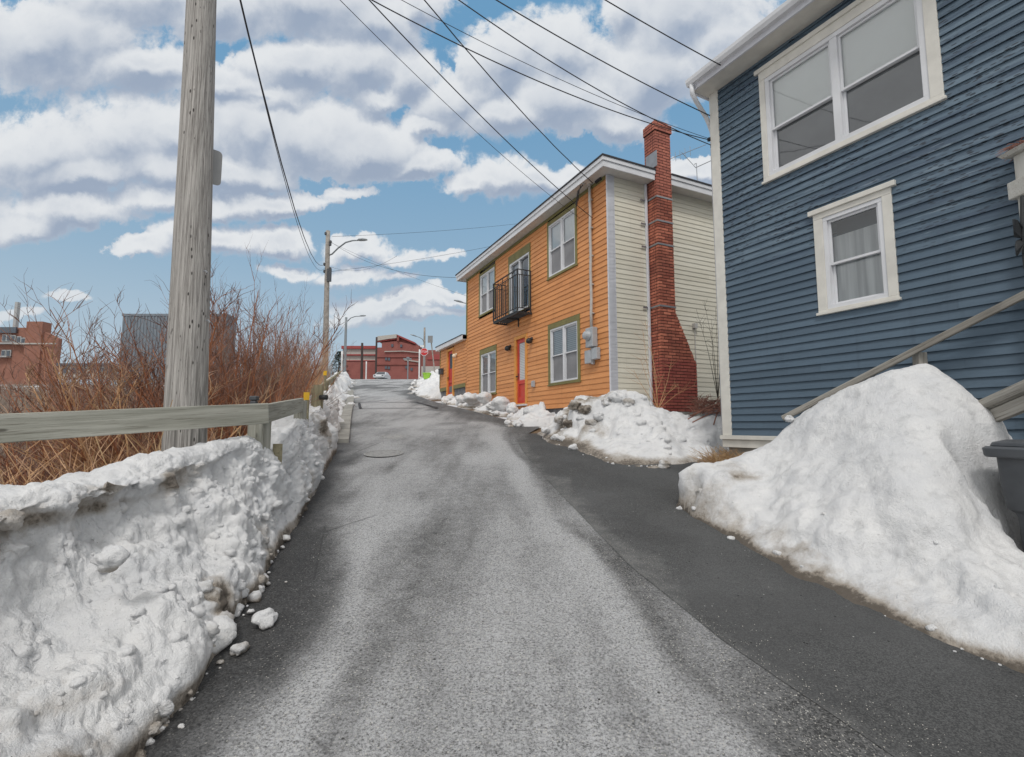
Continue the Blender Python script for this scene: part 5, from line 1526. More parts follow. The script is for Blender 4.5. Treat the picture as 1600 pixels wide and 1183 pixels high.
# overhead wires: from the foreground pole to the houses and on up the street
PTOP = pts_[-1]
def pole_at(z):
    t = (z - zb) / (Ht - zb); q = Vector((pb.x, pb.y, 0)) + lean * (z - pb.z); return Vector((q.x, q.y, z))
def wire(a, b, sag, r, label, n=28, wob=0.0):
    pts = []
    for i in range(n + 1):
        t = i / n; q = Vector(a).lerp(Vector(b), t); q.z -= sag * 4 * t * (1 - t)
        q.z += wob * math.sin(i * 1.9) ; pts.append(q)
    m = MB(); m.smooth = True; m.tube(pts, r * .78, 5)
    o = m.build('overhead_wire', 'wire_black', loc=a)
    return tag(o, label, 'wire', 'overhead wires')
def from_pole(z, b, sag, r, label, off=(.12, -.06), wob=0.0):
    q = pole_at(z); return wire(q + Vector((off[0], off[1], 0)), b, sag, r, label, wob=wob)
WIRES = True
wz = {}
def fit_wire(b, u0, sag, r, label, wob=0.0, off=(.12, -.06), v0=0):
    """choose the height on the pole so that the cable leaves the top of the view where it should"""
    best = None
    for k in range(420, 862, 2):
        z = k / 100; a = pole_at(z) + Vector((off[0], off[1], 0))
        for i in range(1, 40):
            t = i / 40; q = a.lerp(Vector(b), t); q.z -= sag * 4 * t * (1 - t)
            d = Vector((q.x, q.y, q.z - CAMZ)); cp, spn = math.cos(PITCH), math.sin(PITCH)
            fw = d.y * cp + d.z * spn; up = -d.y * spn + d.z * cp
            if fw < .1: continue
            u, v = 800 + F * d.x / fw, 591.5 - F * up / fw
            e = abs(u - u0) + abs(v - v0)
            if best is None or e < best[0]: best = (e, z)
    print('wire', label[:30], best)
    return from_pole(best[1], b, sag, r, label, off, wob)
fit_wire(WEND1, 567, .22, .011, 'thick service wire from the foreground pole to the orange wall beside the service mast')
fit_wire(WEND1 + Vector((-.25, .3, .12)), 528, .22, .006, 'thin wire running just above the thick one to the orange wall', off=(.10, .05))
fit_wire(WEND3, 672.5, .28, .012, 'wire that crosses the orange eave down to the service mast', wob=.004)
fit_wire(P(1110, 219, 7.55), 588, .30, .009, 'low sagging wire to the insulators on the blue house corner')
fit_wire(P(1114, 228, 7.55), 715.6, .38, .009, 'wire passing the chimney top to the blue house corner')
fit_wire(P(1106, 216, 7.55), 625, .22, .005, 'faint thin wire to the blue house corner between two thicker ones')
fit_wire(P(1112, 182, 7.5), 775.6, .20, .010, 'straight wire to the blue house just below its gutter')
e7 = BW.pt(BW.hit(1126, 102, .5)[0], .5, BW.hit(1126, 102, .5)[1])
fit_wire(e7, 963, .16, .010, 'short wire overhead meeting the edge of the blue house roof')
q2 = P(507, 413, 29.9)
fit_wire(q2, 381, 1.25, .016, 'twisted cable bundle from the foreground pole to the street lamp pole', wob=.01)
fit_wire(P(508, 418, 29.9), 376, 1.45, .009, 'thin wire beside the twisted bundle to the street lamp pole')
wire(P(519, 369.7, 29.9), P(1010, 318, 46), .55, .012, 'upper distant wire from the street lamp pole over the orange roof')
wire(P(516, 424.5, 29.9), P(960, 338, 40), .45, .012, 'lower distant wire from the street lamp pole to behind the orange roof')
wire(P(517, 417, 29.9), P(620, 400, 26), .5, .008, 'short faint wire leaving the street lamp pole below the lamp arm')
wire(P(517, 378, 29.9), OW.pt(send + .2, .3, ztop + .1), .55, .010, 'wire from the street lamp pole to the far corner of the orange house')
wire(P(517, 379, 29.9), P(790, 480, 33), .3, .008, 'sloping thin wire from the street lamp pole to behind the orange house')

# ================================================================== SHRUBS AND STALKS
def shrub_mesh(seed, n, hgt, spread, dens=1.0, thick=1.0, straight=.0, lean=0.0):
    r = random.Random(seed); mb = MB()
    def grow(p, d, L, rad, lvl, t0):
        k = 6 if lvl == 0 else (4 if lvl == 1 else 3)
        pts = [p]; q = p.copy(); dd = d.copy()
        for i in range(k):
            j = .10 if lvl == 0 else .24
            dd = (dd + Vector((r.gauss(0, j), r.gauss(0, j), r.gauss(0, j * .6) + (.05 if lvl else .0)))).normalized()
            if lvl == 0: dd = (dd + Vector((d.x, d.y, 0)) * .035).normalized()
            q = q + dd * L / k; pts.append(q.copy())
        rr = [rad * (1 - .72 * i / k) for i in range(k + 1)]
        mb.t = t0; mb.tube(pts, rr, 4 if lvl == 0 else 3, cap=False)
        return pts, rr
    for c in range(n):
        a = r.uniform(0, 6.283); rr0 = spread * .35 * r.random() ** .5
        p = Vector((rr0 * math.cos(a), rr0 * math.sin(a), 0))
        tilt = r.uniform(.05, .55) * (1 - straight)
        d = Vector((math.cos(a) * tilt + lean, math.sin(a) * tilt, 1)).normalized()
        L = hgt * r.uniform(.55, 1.08)
        pts, rad = grow(p, d, L, r.uniform(.008, .015) * thick, 0, .0)
        nb = int(r.uniform(7, 12) * dens)
        for b in range(nb):
            t = r.uniform(.28, 1.0); i = min(int(t * 6), 5); f = t * 6 - i
            q = pts[i].lerp(pts[i + 1], f); dd = (pts[i + 1] - pts[i]).normalized()
            az = r.uniform(0, 6.283); side = Vector((math.cos(az), math.sin(az), r.uniform(.1, .7)))
            bd = (dd * .75 + side * .7).normalized()
            bl = L * r.uniform(.14, .34) * (1.25 - t * .6)
            bp, br = grow(q, bd, bl, .0055 * thick * (1.2 - .4 * t), 1, .45 * t)
            for s in range(int(r.uniform(2, 5) * dens)):
                tt = r.uniform(.2, 1.0); ii = min(int(tt * 4), 3)
                qq = bp[ii].lerp(bp[ii + 1], tt * 4 - ii)
                az = r.uniform(0, 6.283)
                sd_ = ((bp[ii + 1] - bp[ii]).normalized() * .8 + Vector((math.cos(az), math.sin(az), r.uniform(.0, .8))) * .7).normalized()
                grow(qq, sd_, bl * r.uniform(.25, .6), .0032 * thick, 2, .5 + .5 * t)
    return mb
VAR = []
for i, (n, h_, sp_, ln) in enumerate(((34, 3.05, 1.5, 0), (30, 2.85, 1.3, .15), (36, 3.2, 1.7, -.1), (32, 2.7, 1.6, .1), (28, 3.3, 1.2, 0))):
    VAR.append(shrub_mesh(100 + i, n, h_, sp_, 1.3, 1.1, 0, ln))
VAR.append(shrub_mesh(205, 15, 2.9, 1.3, 1.7, 1.75, 0, .08)); VAR.append(shrub_mesh(206, 13, 3.0, 1.5, 1.7, 1.6, 0, -.1))
MESHES = {}
def shrub(i, mat, x, y, sc, rot, label, group, z=None, name='bare_shrub', wide=1.0):
    key = (i, mat)
    if key not in MESHES:
        o = VAR[i].build(name, mat); MESHES[key] = o.data
    else:
        o = bpy.data.objects.new(name, MESHES[key]); COL.objects.link(o)
    o.location = (x, y, (G(x, y) if z is None else z) - .1); o.rotation_euler = (0, 0, rot); o.scale = (sc * wide, sc * wide, sc)
    tag(o, label, 'shrub', group); return o
sh = [  # px u, distance, scale, variant, material, label
    (436, 9.5, .92, 0, 'cane_red', 'bare rust coloured shrub nearest the guard rail post'),
    (395, 8.6, 1.0, 2, 'cane_red', 'bare rust coloured shrub rising behind the fence corner post'),
    (352, 7.4, 1.02, 1, 'cane_red', 'bare rust coloured shrub just right of the foreground utility pole'),
    (415, 11.5, 1.05, 4, 'cane_red', 'upright bare shrub filling the gap between pole and guard rail'),
    (440, 14.0, .95, 3, 'cane_tan', 'tan bare shrub crowding the street lamp pole foot'),
    (250, 7.0, .90, 2, 'cane_red', 'bare rust coloured shrub just left of the foreground utility pole'),
    (200, 8.2, 1.10, 0, 'cane_red', 'tall bare shrub in front of the dark ribbed tower'),
    (165, 6.6, .74, 3, 'cane_red', 'spreading bare shrub arching left over the fence rail'),
    (95, 7.2, .68, 1, 'cane_tan', 'shorter tan shrub below the left brick apartment block'),
    (25, 6.4, .62, 4, 'cane_tan', 'thin tan shrub at the left edge of the view'),
    (300, 10.5, 1.15, 1, 'cane_red', 'bare shrub behind the foreground utility pole'),
    (130, 11.0, .92, 2, 'cane_grey', 'greyish bare shrub between the brick block and the ribbed tower'),
    (40, 11.5, .82, 0, 'cane_grey', 'greyish bare shrub low under the brick block windows'),
    (-40, 8.0, .74, 3, 'cane_grey', 'greyish bare shrub half out of view at the left edge'),
    (478, 22.0, 1.15, 2, 'cane_tan', 'tan bare shrub beyond the street lamp pole foot'),
    (330, 8.6, .98, 3, 'cane_grey', 'greyish bare shrub right behind the foreground utility pole'),
    (415, 9.8, .95, 0, 'cane_grey', 'greyish bare shrub between the rust coloured ones at the fence corner'),
    (275, 9.2, 1.0, 1, 'cane_grey', 'greyish bare shrub left behind the foreground utility pole'),
    (190, 10.5, 1.0, 3, 'cane_grey', 'greyish bare shrub below the dark ribbed tower'),
    (446, 18.0, 1.15, 1, 'cane_red', 'distant rust shrub seen over the guard rail'),
    (225, 10.0, 1.25, 4, 'cane_red', 'tall upright bare shrub left of the utility pole, further back'),
    (150, 8.8, .92, 0, 'cane_red', 'wide bare shrub right of the brick apartment block'),
    (385, 13.0, 1.25, 3, 'cane_red', 'bare shrub further back between the utility pole and the street lamp'),
    (55, 5.6, .60, 5, 'cane_red', 'stout branching shrub close behind the rail at the left edge'),
    (118, 6.1, .78, 6, 'cane_red', 'stout branching shrub behind the middle of the long rail'),
    (205, 6.4, .88, 5, 'cane_tan', 'stout tan branching shrub just left of the foreground utility pole'),
    (370, 7.6, .92, 6, 'cane_red', 'stout branching shrub just right of the foreground utility pole'),
    (-60, 6.0, .62, 6, 'cane_tan', 'stout tan shrub cut off by the left edge of the view'),
    (60, 9.0, .74, 2, 'cane_tan', 'tan bare shrub low in front of the brick apartment block'),
]
for k, (u, Y_, s_, i, mt, lab) in enumerate(sh):
    p = P(u, 640, Y_); shrub(i, mt, p.x, p.y, s_, k * 1.7, lab, 'bare shrubs behind the fence', wide=.58 if u >= 385 else 1.0)
# dry knotweed stalks, straw and litter in front of the shrubs: nobody could count them
mb = MB(); r = random.Random(42)
for i in range(2100):
    Y_ = r.uniform(3.3, 11.0); u = r.uniform(-120, 500) if Y_ > 5 else r.uniform(-120, 420)
    p = P(u, 650, Y_); x = p.x
    fx = np.interp(Y_, [2.5, 3.1, 4.42, 6.3, 9], [-3.6, -3.17, -2.27, -2.62, -3.75]) - .25
    if x > fx - .12: continue
    if Y_ > 6.3 and x > float(Ledge(Y_)) - 1.9: continue
    base = Vector((x, Y_, G(x, Y_) - .05))
    h_ = r.uniform(.4, 1.2) if r.random() < .85 else r.uniform(1.0, 1.8)
    a = r.uniform(0, 6.283); tl = r.uniform(.05, .9) if r.random() < .75 else r.uniform(.8, 2.0)
    d = Vector((math.cos(a) * tl, math.sin(a) * tl, 1)).normalized()
    mid_ = base + d * h_ * .5 + Vector((r.gauss(0, .05), r.gauss(0, .05), 0)); e = base + d * h_ + Vector((r.gauss(0, .12), r.gauss(0, .12), -.25 * tl * h_ * .5))
    fe = np.interp(e.y, [2.0, 2.5, 3.1, 4.42, 6.3, 9], [-3.9, -3.6, -3.17, -2.27, -2.62, -3.75]) - .12
    if e.x > fe or mid_.x > fe: continue
    mb.t = r.random(); mb.tube([base, mid_, e], [.008, .006, .003], 3, cap=False)
tag(mb.build('dead_stalks', 'straw', loc=(-4, 5, G(-4, 5))), 'tangle of dry straw coloured stalks behind the fence', 'stalks', kind='stuff')
mb = MB()
for i in range(3400):
    Y_ = r.uniform(4.0, 20.0); u = r.uniform(-150, 505) if i < 2300 else r.uniform(-120, 260)
    p = P(u, 640, Y_); x = p.x - .4
    if x > float(Ledge(Y_)) - 1.7: continue
    base = Vector((x, Y_, G(x, Y_) - .05)); h_ = r.uniform(.6, 1.75)
    a = r.uniform(0, 6.283); tl = r.uniform(.05, .7)
    d = Vector((math.cos(a) * tl, math.sin(a) * tl, 1)).normalized()
    q = base + d * h_ * .55 + Vector((r.gauss(0, .08), r.gauss(0, .08), 0)); e = base + d * h_ + Vector((r.gauss(0, .25), r.gauss(0, .25), -.1))
    q1 = base.lerp(q, .5) + Vector((r.gauss(0, .04), r.gauss(0, .04), 0)); q2_ = q.lerp(e, .5) + Vector((r.gauss(0, .05), r.gauss(0, .05), .05))
    mb.t = r.random() * .9; mb.tube([base, q1, q, q2_, e], [.0085, .0075, .006, .0045, .002], 3, cap=False)
    for s in range(2):
        b2 = q.lerp(e, r.random()); a = r.uniform(0, 6.283)
        mb.tube([b2, b2 + Vector((math.cos(a) * .3, math.sin(a) * .3, .3))], [.004, .002], 3, cap=False)
tag(mb.build('thicket_canes', 'cane_tan', loc=(-6, 9, G(-6, 9))), 'dense tan and rust canes filling the slope under the shrubs', 'canes', kind='stuff')
# far hollow: grey scrub
mb = MB()
for i in range(2600):
    Y_ = r.uniform(22, 75); u = r.uniform(-250, 520)
    p = P(u, 620, Y_); x = p.x
    if x > float(Ledge(Y_)) - 2.5: continue
    base = Vector((x, Y_, G(x, Y_) - .1)); h_ = r.uniform(1.2, 3.4)
    for s in range(3):
        a = r.uniform(0, 6.283); tl = r.uniform(.1, .6)
        d = Vector((math.cos(a) * tl, math.sin(a) * tl, 1)).normalized()
        q = base + d * h_ * .6; e = q + (d + Vector((r.gauss(0, .3), r.gauss(0, .3), .2))).normalized() * h_ * .4
        mb.t = r.random(); mb.tube([base, q, e], [.05, .03, .008], 3, cap=False)
        for k in range(3):
            b2 = base.lerp(q, r.uniform(.5, 1)); a = r.uniform(0, 6.283)
            mb.tube([b2, b2 + Vector((math.cos(a) * .5, math.sin(a) * .5, .6)) * r.uniform(.6, 1.2)], [.018, .006], 3, cap=False)
tag(mb.build('far_scrub', 'cane_grey', loc=(-30, 45, G(-30, 45))), 'grey leafless scrub on the far slope below the buildings', 'scrub', kind='stuff')
# twigs and grass on the right
def tw_shrub(name, pts, label, mat='reddish_twig'):
    m = MB()
    for pl, r0 in pts: m.tube(pl, [r0 * (1 - .7 * i / (len(pl) - 1)) for i in range(len(pl))], 4)
    return tag(m.build(name, mat, loc=pts[0][0][0]), label, 'shrub')
r = random.Random(3)
def wispy(u, v, Y_, tops, r0):
    out = []
    b = P(u, v, Y_)
    for (uu, vv) in tops:
        t = P(uu, vv, Y_ + r.uniform(-.2, .2)); mid = b.lerp(t, .5) + Vector((r.gauss(0, .06), 0, .05))
        out.append(([b, mid, t], r0))
        for k in range(5):
            q = mid.lerp(t, r.random()); out.append(([q, q + Vector((r.gauss(0, .15), r.gauss(0, .1), r.uniform(.05, .25)))], r0 * .5))
    return out
tw_shrub('bare_sapling', wispy(1028, 640, 10.0, [(1005, 520), (1000, 560), (990, 580), (1018, 570), (1035, 590), (1050, 560), (1060, 600), (1015, 540), (1085, 602), (1040, 610), (1008, 500)], .006), 'thin bare sapling in front of the brick chimney foot', 'cane_tan')
tw_shrub('bare_sapling', wispy(1122, 625, 10.5, [(1125, 490), (1088, 483), (1100, 470), (1128, 540), (1112, 500), (1118, 480)], .007), 'dark bare sapling against the cream wall beside the blue house', 'bark_dark')
m = MB()
for i in range(260):
    c = P(r.uniform(1085, 1136), r.uniform(628, 648), r.uniform(8.9, 10.2)); a = r.uniform(0, 6.283)
    q = c + Vector((math.cos(a) * .22, math.sin(a) * .22, r.uniform(-.05, .18)))
    m.tube([c, c.lerp(q, .5) + Z * .05, q], [.007, .005, .002], 3)
for (u0, v0, u1, v1) in ((1075, 655, 1132, 628), (1082, 660, 1138, 640), (1115, 664, 1126, 634), (1078, 650, 1120, 640)):
    m.tube([P(u0, v0, 8.75), P((u0 + u1) / 2, (v0 + v1) / 2 - 4, 8.8), P(u1, v1, 8.7)], [.012, .011, .008], 5)
tag(m.build('bramble', 'reddish_twig', loc=P(1110, 640, 9)), 'reddish bramble stems on the snow between the two houses', 'bramble')
m = MB()
for i in range(900):
    t_ = r.random()
    c = P(r.uniform(1104, 1166), 730, r.uniform(7.0, 7.55)); c.z = G(c.x, c.y) - .02
    a = r.uniform(0, 6.283); h_ = r.uniform(.16, .46); tl = r.uniform(.1, .9)
    d = Vector((math.cos(a) * tl, math.sin(a) * tl - .2, 1)).normalized()
    m.t = r.random(); m.tube([c, c + d * h_ * .6, c + d * h_ + Vector((math.cos(a) * .08, math.sin(a) * .08, -.06))], [.004, .003, .0015], 3, cap=False)
tag(m.build('dry_grass_tuft', 'straw', loc=(3.1, 7.3, G(3.1, 7.3))), 'straw coloured dead grass tuft at the blue house corner', 'grass tuft')

# ================================================================== FAR BUILDINGS
def fbld(name, label, Y, uc):
    p = P(uc, 590, Y); return empty(name, (p.x, Y, G(p.x, Y)), label, 'building')
class Far:
    def __init__(s, e, Y): s.e = e; s.Y = Y; s.k = Y / 778
    def part(s, nm, mat, rects, depth=8, y0=0.0, label=None, polys=None):
        m = MB()
        for (u0, v0, u1, v1) in rects:
            a = P(u0, v1, s.Y); b = P(u1, v0, s.Y)
            m.box(P(u0, 560, s.Y).x, P(u1, 560, s.Y).x, s.Y + y0, s.Y + y0 + depth, a.z, b.z)
        for poly in (polys or []):
            m.prism([Vector((P(u, 560, s.Y).x, s.Y + y0, P(u, v, s.Y).z)) for u, v in poly], (0, depth, 0))
        o = m.build(nm, mat, s.e)
        if label: o['label'] = label
        return o
b = Far(fbld('apartment_building', 'far orange brick apartment block with balconies at the left edge', 150, 45), 150)
w1 = b.part('wall', 'far_brick_orange', [(-60, 512, 47, 625)], 4)
b.part('stair_tower', 'far_brick_orange', [(44, 504, 69, 625)], 3, -1.5)
b.part('side_wing', 'far_brick_orange', [], 1.2, -.8, polys=[[(69.2, 625), (69.2, 519), (93, 530), (91, 625)]])
b.part('string_course', 'far_grey_band', [(27, 537.5, 93, 539.5)], .4, -1.9)
for i, (u, v) in enumerate(((3, 525), (10, 525), (17, 526), (26, 528), (33, 530), (4, 549), (12, 549))):
    f = b.part('window', 'far_white', [(u - 1, v - 2, u + 6, v + 9)], .3, -.4); b_ = MB()
    a0, a1 = P(u + .3, v + 7.5, 150), P(u + 4.6, v - .5, 150); b_.box(P(u + .3, 560, 150).x, P(u + 4.6, 560, 150).x, 149.45, 149.55, a0.z, a1.z); b_.build('pane', 'far_window', f)
b.part('balcony', 'far_white', [(-5, 536.5, 36, 538.5), (-5, 557, 18, 559)], 1.5, -1.6)
b.part('roof_panel', 'far_window', [(-5, 512, 25, 521)], .5, -.9)
b.part('mast', 'far_white', [(-1, 468, 3.5, 512)], 1, 3)
b = Far(fbld('ribbed_tower', 'dark blue grey ribbed tower block behind the shrubs', 130, 268), 130)
b.part('wall', 'far_panel_grey', [(187, 494, 350, 640)], 5)
b.part('rib', 'far_panel_grey', [(188 + 5.2 * i, 491, 189.8 + 5.2 * i, 640) for i in range(31)], .12, -.14)
b.part('parapet', 'far_panel_grey', [(186, 490.5, 351, 494)], 5.4, -.2)
b = Far(fbld('low_building', 'low pale flat roofed building in the hollow', 95, 140), 95)
b.part('wall', 'far_grey_band', [(94, 572, 176, 592)], 1.5); b.part('roof', 'far_window', [(92, 568, 178, 571.8)], 2, -.4)
for i in range(6): b.part('window', 'far_window', [(100 + 14 * i, 575, 108 + 14 * i, 583)], .1, -.12)
b = Far(fbld('low_building', 'long pale banded building with red eaves left of the red brick block', 125, 565), 125)
b.part('wall', 'far_grey_band', [(535, 545, 587.5, 640)], 5)
b.part('red_band', 'far_red_trim', [(534, 541, 587.6, 545.5), (534, 554, 587.6, 556), (534, 563.5, 587.4, 565)], .6, -.62)
b.part('lower_wall', 'far_brick_red', [(534, 566, 587.7, 640)], .5, -.52)
b = Far(fbld('brick_building', 'large red brick building with stepped gable at the top of the road', 118, 635), 118)
b.part('wall', 'far_brick_red', [], 10, polys=[[(588, 640), (588, 543), (596, 543), (596, 535), (620, 533), (648, 539.5), (655, 540), (655, 640)]])
b.part('wing', 'far_brick_red', [(655.2, 546, 691, 640)], 10, 1.0)
b.part('upper_block', 'far_brick_red', [], 6, .6, polys=[[(600, 536), (600, 531), (620, 528.5), (620, 524), (648, 536), (648, 541)]])
b.part('penthouse', 'far_grey_band', [], 5, -.5, polys=[[(589.5, 533), (589.5, 526), (619.6, 522.8), (619.6, 528.6), (604, 530.5)]])
b.part('roof', 'far_red_trim', [], 7, -.4, polys=[[(620.2, 523.2), (620.2, 525.6), (648.6, 538), (648.6, 535.4)]])
b.part('roof', 'far_red_trim', [], 1, -.3, polys=[[(588, 534.8), (588, 533.2), (619, 529), (619, 530.4)]])
b.part('chimney_stack', 'far_brick_red', [(620.3, 527, 623.4, 533.5)], 1, -.6)
b.part('string_course', 'far_grey_band', [], .3, -.45, polys=[[(601, 549), (601, 550.4), (630, 549.6), (655, 552), (655, 550.6), (630, 548.4)]])
b.part('string_course', 'far_brick_red', [(588, 557, 655, 558.4)], .25, -.28); b.part('string_course', 'far_brick_red', [(588, 569, 655, 570.2)], .25, -.28)
b.part('snow_band', 'far_grey_band', [], .3, -.3, polys=[[(632, 562), (632, 563.2), (655, 566.5), (655, 564.5)]])
for (u, v) in ((602, 559), (606.5, 559.4), (602, 572.5), (606.5, 572.9), (625, 538.5), (611, 538), (634, 572), (642, 575)):
    f = b.part('window', 'far_window', [(u, v, u + 3.4, v + 4.2)], .2, -.24)
b = Far(fbld('brick_building', 'lower red brick terrace just right of the stop sign', 105, 690), 105)
b.part('wall', 'far_brick_red', [(668, 562, 720, 640)], 8); b.part('roof', 'far_red_trim', [], 8.4, -.2, polys=[[(667, 562), (676, 554), (712, 554), (721, 562)]])
b.part('gable_wall', 'far_grey_band', [(664, 576, 700, 640)], 3, -4)
# parked car on the far side of the crest
cx = P(597, 590, 80); cz = G(cx.x, 80)
ce = empty('parked_car', (cx.x, 80, cz), 'small white car just over the brow of the road', 'car')
def sec(rows):
    m = MB(); rings = []
    for (y, w_, z) in rows: rings.append([Vector((cx.x - w_, 80 + y, cz + z)), Vector((cx.x + w_, 80 + y, cz + z))])
    return m
m = MB()
prof_c = [(-2.1, .35), (-2.15, .62), (-2.0, .82), (-1.1, .95), (-.35, 1.42), (1.0, 1.46), (1.8, 1.0), (2.1, .92), (2.12, .35)]
def side_prism(m, prof, w0, w1):
    n = len(prof)
    a = [Vector((cx.x - np.interp(z, [.3, .95, 1.46], [w0, w0, w1]), 80 + y, cz + z)) for y, z in prof]
    b2 = [Vector((cx.x + np.interp(z, [.3, .95, 1.46], [w0, w0, w1]), 80 + y, cz + z)) for y, z in prof]
    m.add(a + b2, [tuple(range(n)), tuple(range(2 * n - 1, n - 1, -1))] + [(i, n + i, n + (i + 1) % n, (i + 1) % n) for i in range(n)])
side_prism(m, prof_c, .88, .66); m.build('body', 'car_white', ce, bevel=.05)
m = MB(); m.hexa([(cx.x - .70, 78.83, cz + 1.0), (cx.x + .70, 78.83, cz + 1.0), (cx.x + .70, 78.95, cz + 1.0), (cx.x - .70, 78.95, cz + 1.0), (cx.x - .58, 79.52, cz + 1.39), (cx.x + .58, 79.52, cz + 1.39), (cx.x + .58, 79.65, cz + 1.38), (cx.x - .58, 79.65, cz + 1.38)]); m.build('windscreen', 'car_glass', ce)
for sx in (-1, 1):
    m = MB(); m.box(cx.x + sx * .62 - .14, cx.x + sx * .62 + .14, 77.84, 77.95, cz + .62, cz + .75); m.build('headlight', 'car_glass', ce)
    for yy in (-1.3, 1.3):
        m = MB(); m.lathe(Vector((cx.x + sx * .80, 80 + yy, cz + .32)), [(.1, -.1), (.32, -.1), (.32, .1), (.1, .1)], 16, (1, 0, 0)); m.build('wheel', 'tyre_rubber', ce)
# lime green tub in the snow
c = P(667, 586, 36); m = MB(); bc_save = bc
def rring2(c, w, d, z, r, n=3):
    vs = []
    for (sx, sy, a0) in ((1, 1, 0), (-1, 1, 90), (-1, -1, 180), (1, -1, 270)):
        for k in range(n + 1):
            a = R(a0 + 90 * k / n); vs.append(Vector((c.x + sx * (w / 2 - r) + r * math.cos(a), c.y + sy * (d / 2 - r) + r * math.sin(a), c.z + z)))
    return vs
loft(m, [rring2(c, .42, .34, -.30, .05), rring2(c, .52, .42, .08, .06), rring2(c, .60, .48, .085, .06), rring2(c, .60, .48, .14, .06), rring2(c, .4, .3, .16, .06)])
tag(m.build('plastic_tub', 'lime_plastic', loc=c), 'lime green plastic tub on the snow beside the extension', 'tub')
# dark evergreen near the slender lamp
cx_ = P(529, 590, 58); eg = empty('evergreen_tree', (cx_.x, 58, G(cx_.x, 58)), 'dark evergreen tree left of the slender street lamp', 'tree')
m = MB(); m.tube([(cx_.x, 58, G(cx_.x, 58) - .2), (cx_.x, 58, G(cx_.x, 58) + 3.6)], [.14, .03], 7); m.build('trunk', 'bark_dark', eg)
m = MB(); rr_ = random.Random(8); z0 = G(cx_.x, 58)
for i in range(2600):
    t = rr_.random() ** .8; rad = 1.7 * (1 - t) ** .7 * rr_.uniform(.35, 1) + .05; a = rr_.uniform(0, 6.283)
    if math.sin(a * 3 + t * 17) < -.55 and rr_.random() < .7: continue
    c = Vector((cx_.x + rad * math.cos(a), 58 + rad * math.sin(a), z0 + .5 + 3.3 * t - .25 * rad))
    d = Vector((math.cos(a), math.sin(a), -.25 + rr_.gauss(0, .2))); s_ = d.cross(Z).normalized() * .06; l = rr_.uniform(.15, .35)
    m.add([c - s_, c + s_, c + d * l], [(0, 1, 2)])
m.build('crown', 'needle_green', eg)

# ================================================================== GRIT ON THE ROAD
mb = MB(); r = random.Random(77)
n_ = 0
while n_ < 9000:
    Y_ = 1.85 + 5.2 * r.random() ** 1.7; L_, B_ = float(Ledge(Y_)), float(Bedge(Y_))
    w_ = r.random(); x = L_ + .25 + (B_ + .35 - L_ - .25) * w_
    dens = .22 + .55 * math.exp(-((x - .0 + .2) / .6) ** 2) + .65 * math.exp(-((x - B_ + .22) / .22) ** 2)
    if r.random() > dens: continue
    n_ += 1
    s_ = r.uniform(.0012, .0034) * (1.5 if r.random() < .05 else 1)
    c = Vector((x, Y_, G(x, Y_) + s_ * .4 + .004)); a = r.uniform(0, 6.283); ca, sa_ = math.cos(a), math.sin(a)
    q = [Vector((ca, sa_, 0)) * s_, Vector((-sa_, ca, 0)) * s_ * r.uniform(.6, 1), Vector((0, 0, s_ * r.uniform(.5, .9)))]
    mb.add([c + q[0], c + q[1], c - q[0], c - q[1], c + q[2], c - q[2]], [(0, 1, 4), (1, 2, 4), (2, 3, 4), (3, 0, 4), (1, 0, 5), (2, 1, 5), (3, 2, 5), (0, 3, 5)])
simple('grit', C(196, 192, 184), .8, var=.25, nscale=60)
tag(mb.build('road_grit', 'grit', loc=(0, 3, G(0, 3))), 'scattered pale grit and salt grains on the road', 'grit', kind='stuff')
# a dark patch seam across the road further up
pv4 = [on_ground(*q) for q in ((563, 639), (561, 630), (650, 629), (684, 638))]
m = MB()
for a, b in zip(pv4, pv4[1:] + pv4[:1]):
    n2 = 24
    for i in range(n2):
        p0, p1 = a.lerp(b, i / n2), a.lerp(b, (i + 1) / n2)
        d = (p1 - p0).normalized(); s_ = Vector((-d.y, d.x, 0)) * (.035 + .02 * r.random())
        q = [p0 - s_, p0 + s_, p1 + s_, p1 - s_]
        m.add([(v.x, v.y, G(v.x, v.y) + .022) for v in q], [(0, 1, 2, 3)])
tag(m.build('road_seam', 'roof_felt'), kind='structure')

# ================================================================== SKY AND LIGHT
SUN_EL, SUN_AZ = R(52), R(188)     # azimuth clockwise from +Y: behind the camera, to the left
w = bpy.data.worlds.new('World'); SC.world = w; w.use_nodes = True
t = NT(w.node_tree); t.n.clear()
outw = t.new('ShaderNodeOutputWorld'); bg = t.new('ShaderNodeBackground'); bg.inputs['Strength'].default_value = .10
t.l.new(bg.outputs[0], outw.inputs[0])
sky = t.new('ShaderNodeTexSky', sky_type='NISHITA'); sky.sun_disc = False; sky.sun_elevation = SUN_EL; sky.sun_rotation = SUN_AZ
sky.air_density = 1.0; sky.dust_density = 1.2; sky.ozone_density = 1.4; sky.altitude = 50
d = t.new('ShaderNodeTexCoord').outputs['Generated']
dn_ = t.vm('NORMALIZE', d)
sp = t.new('ShaderNodeSeparateXYZ'); t.l.new(dn_, sp.inputs[0])
az = t.m('ARCTAN2', sp.outputs[0], sp.outputs[1]); el = t.m('ARCSINE', sp.outputs[2])
el = t.m('ARCSINE', sp.outputs[2])
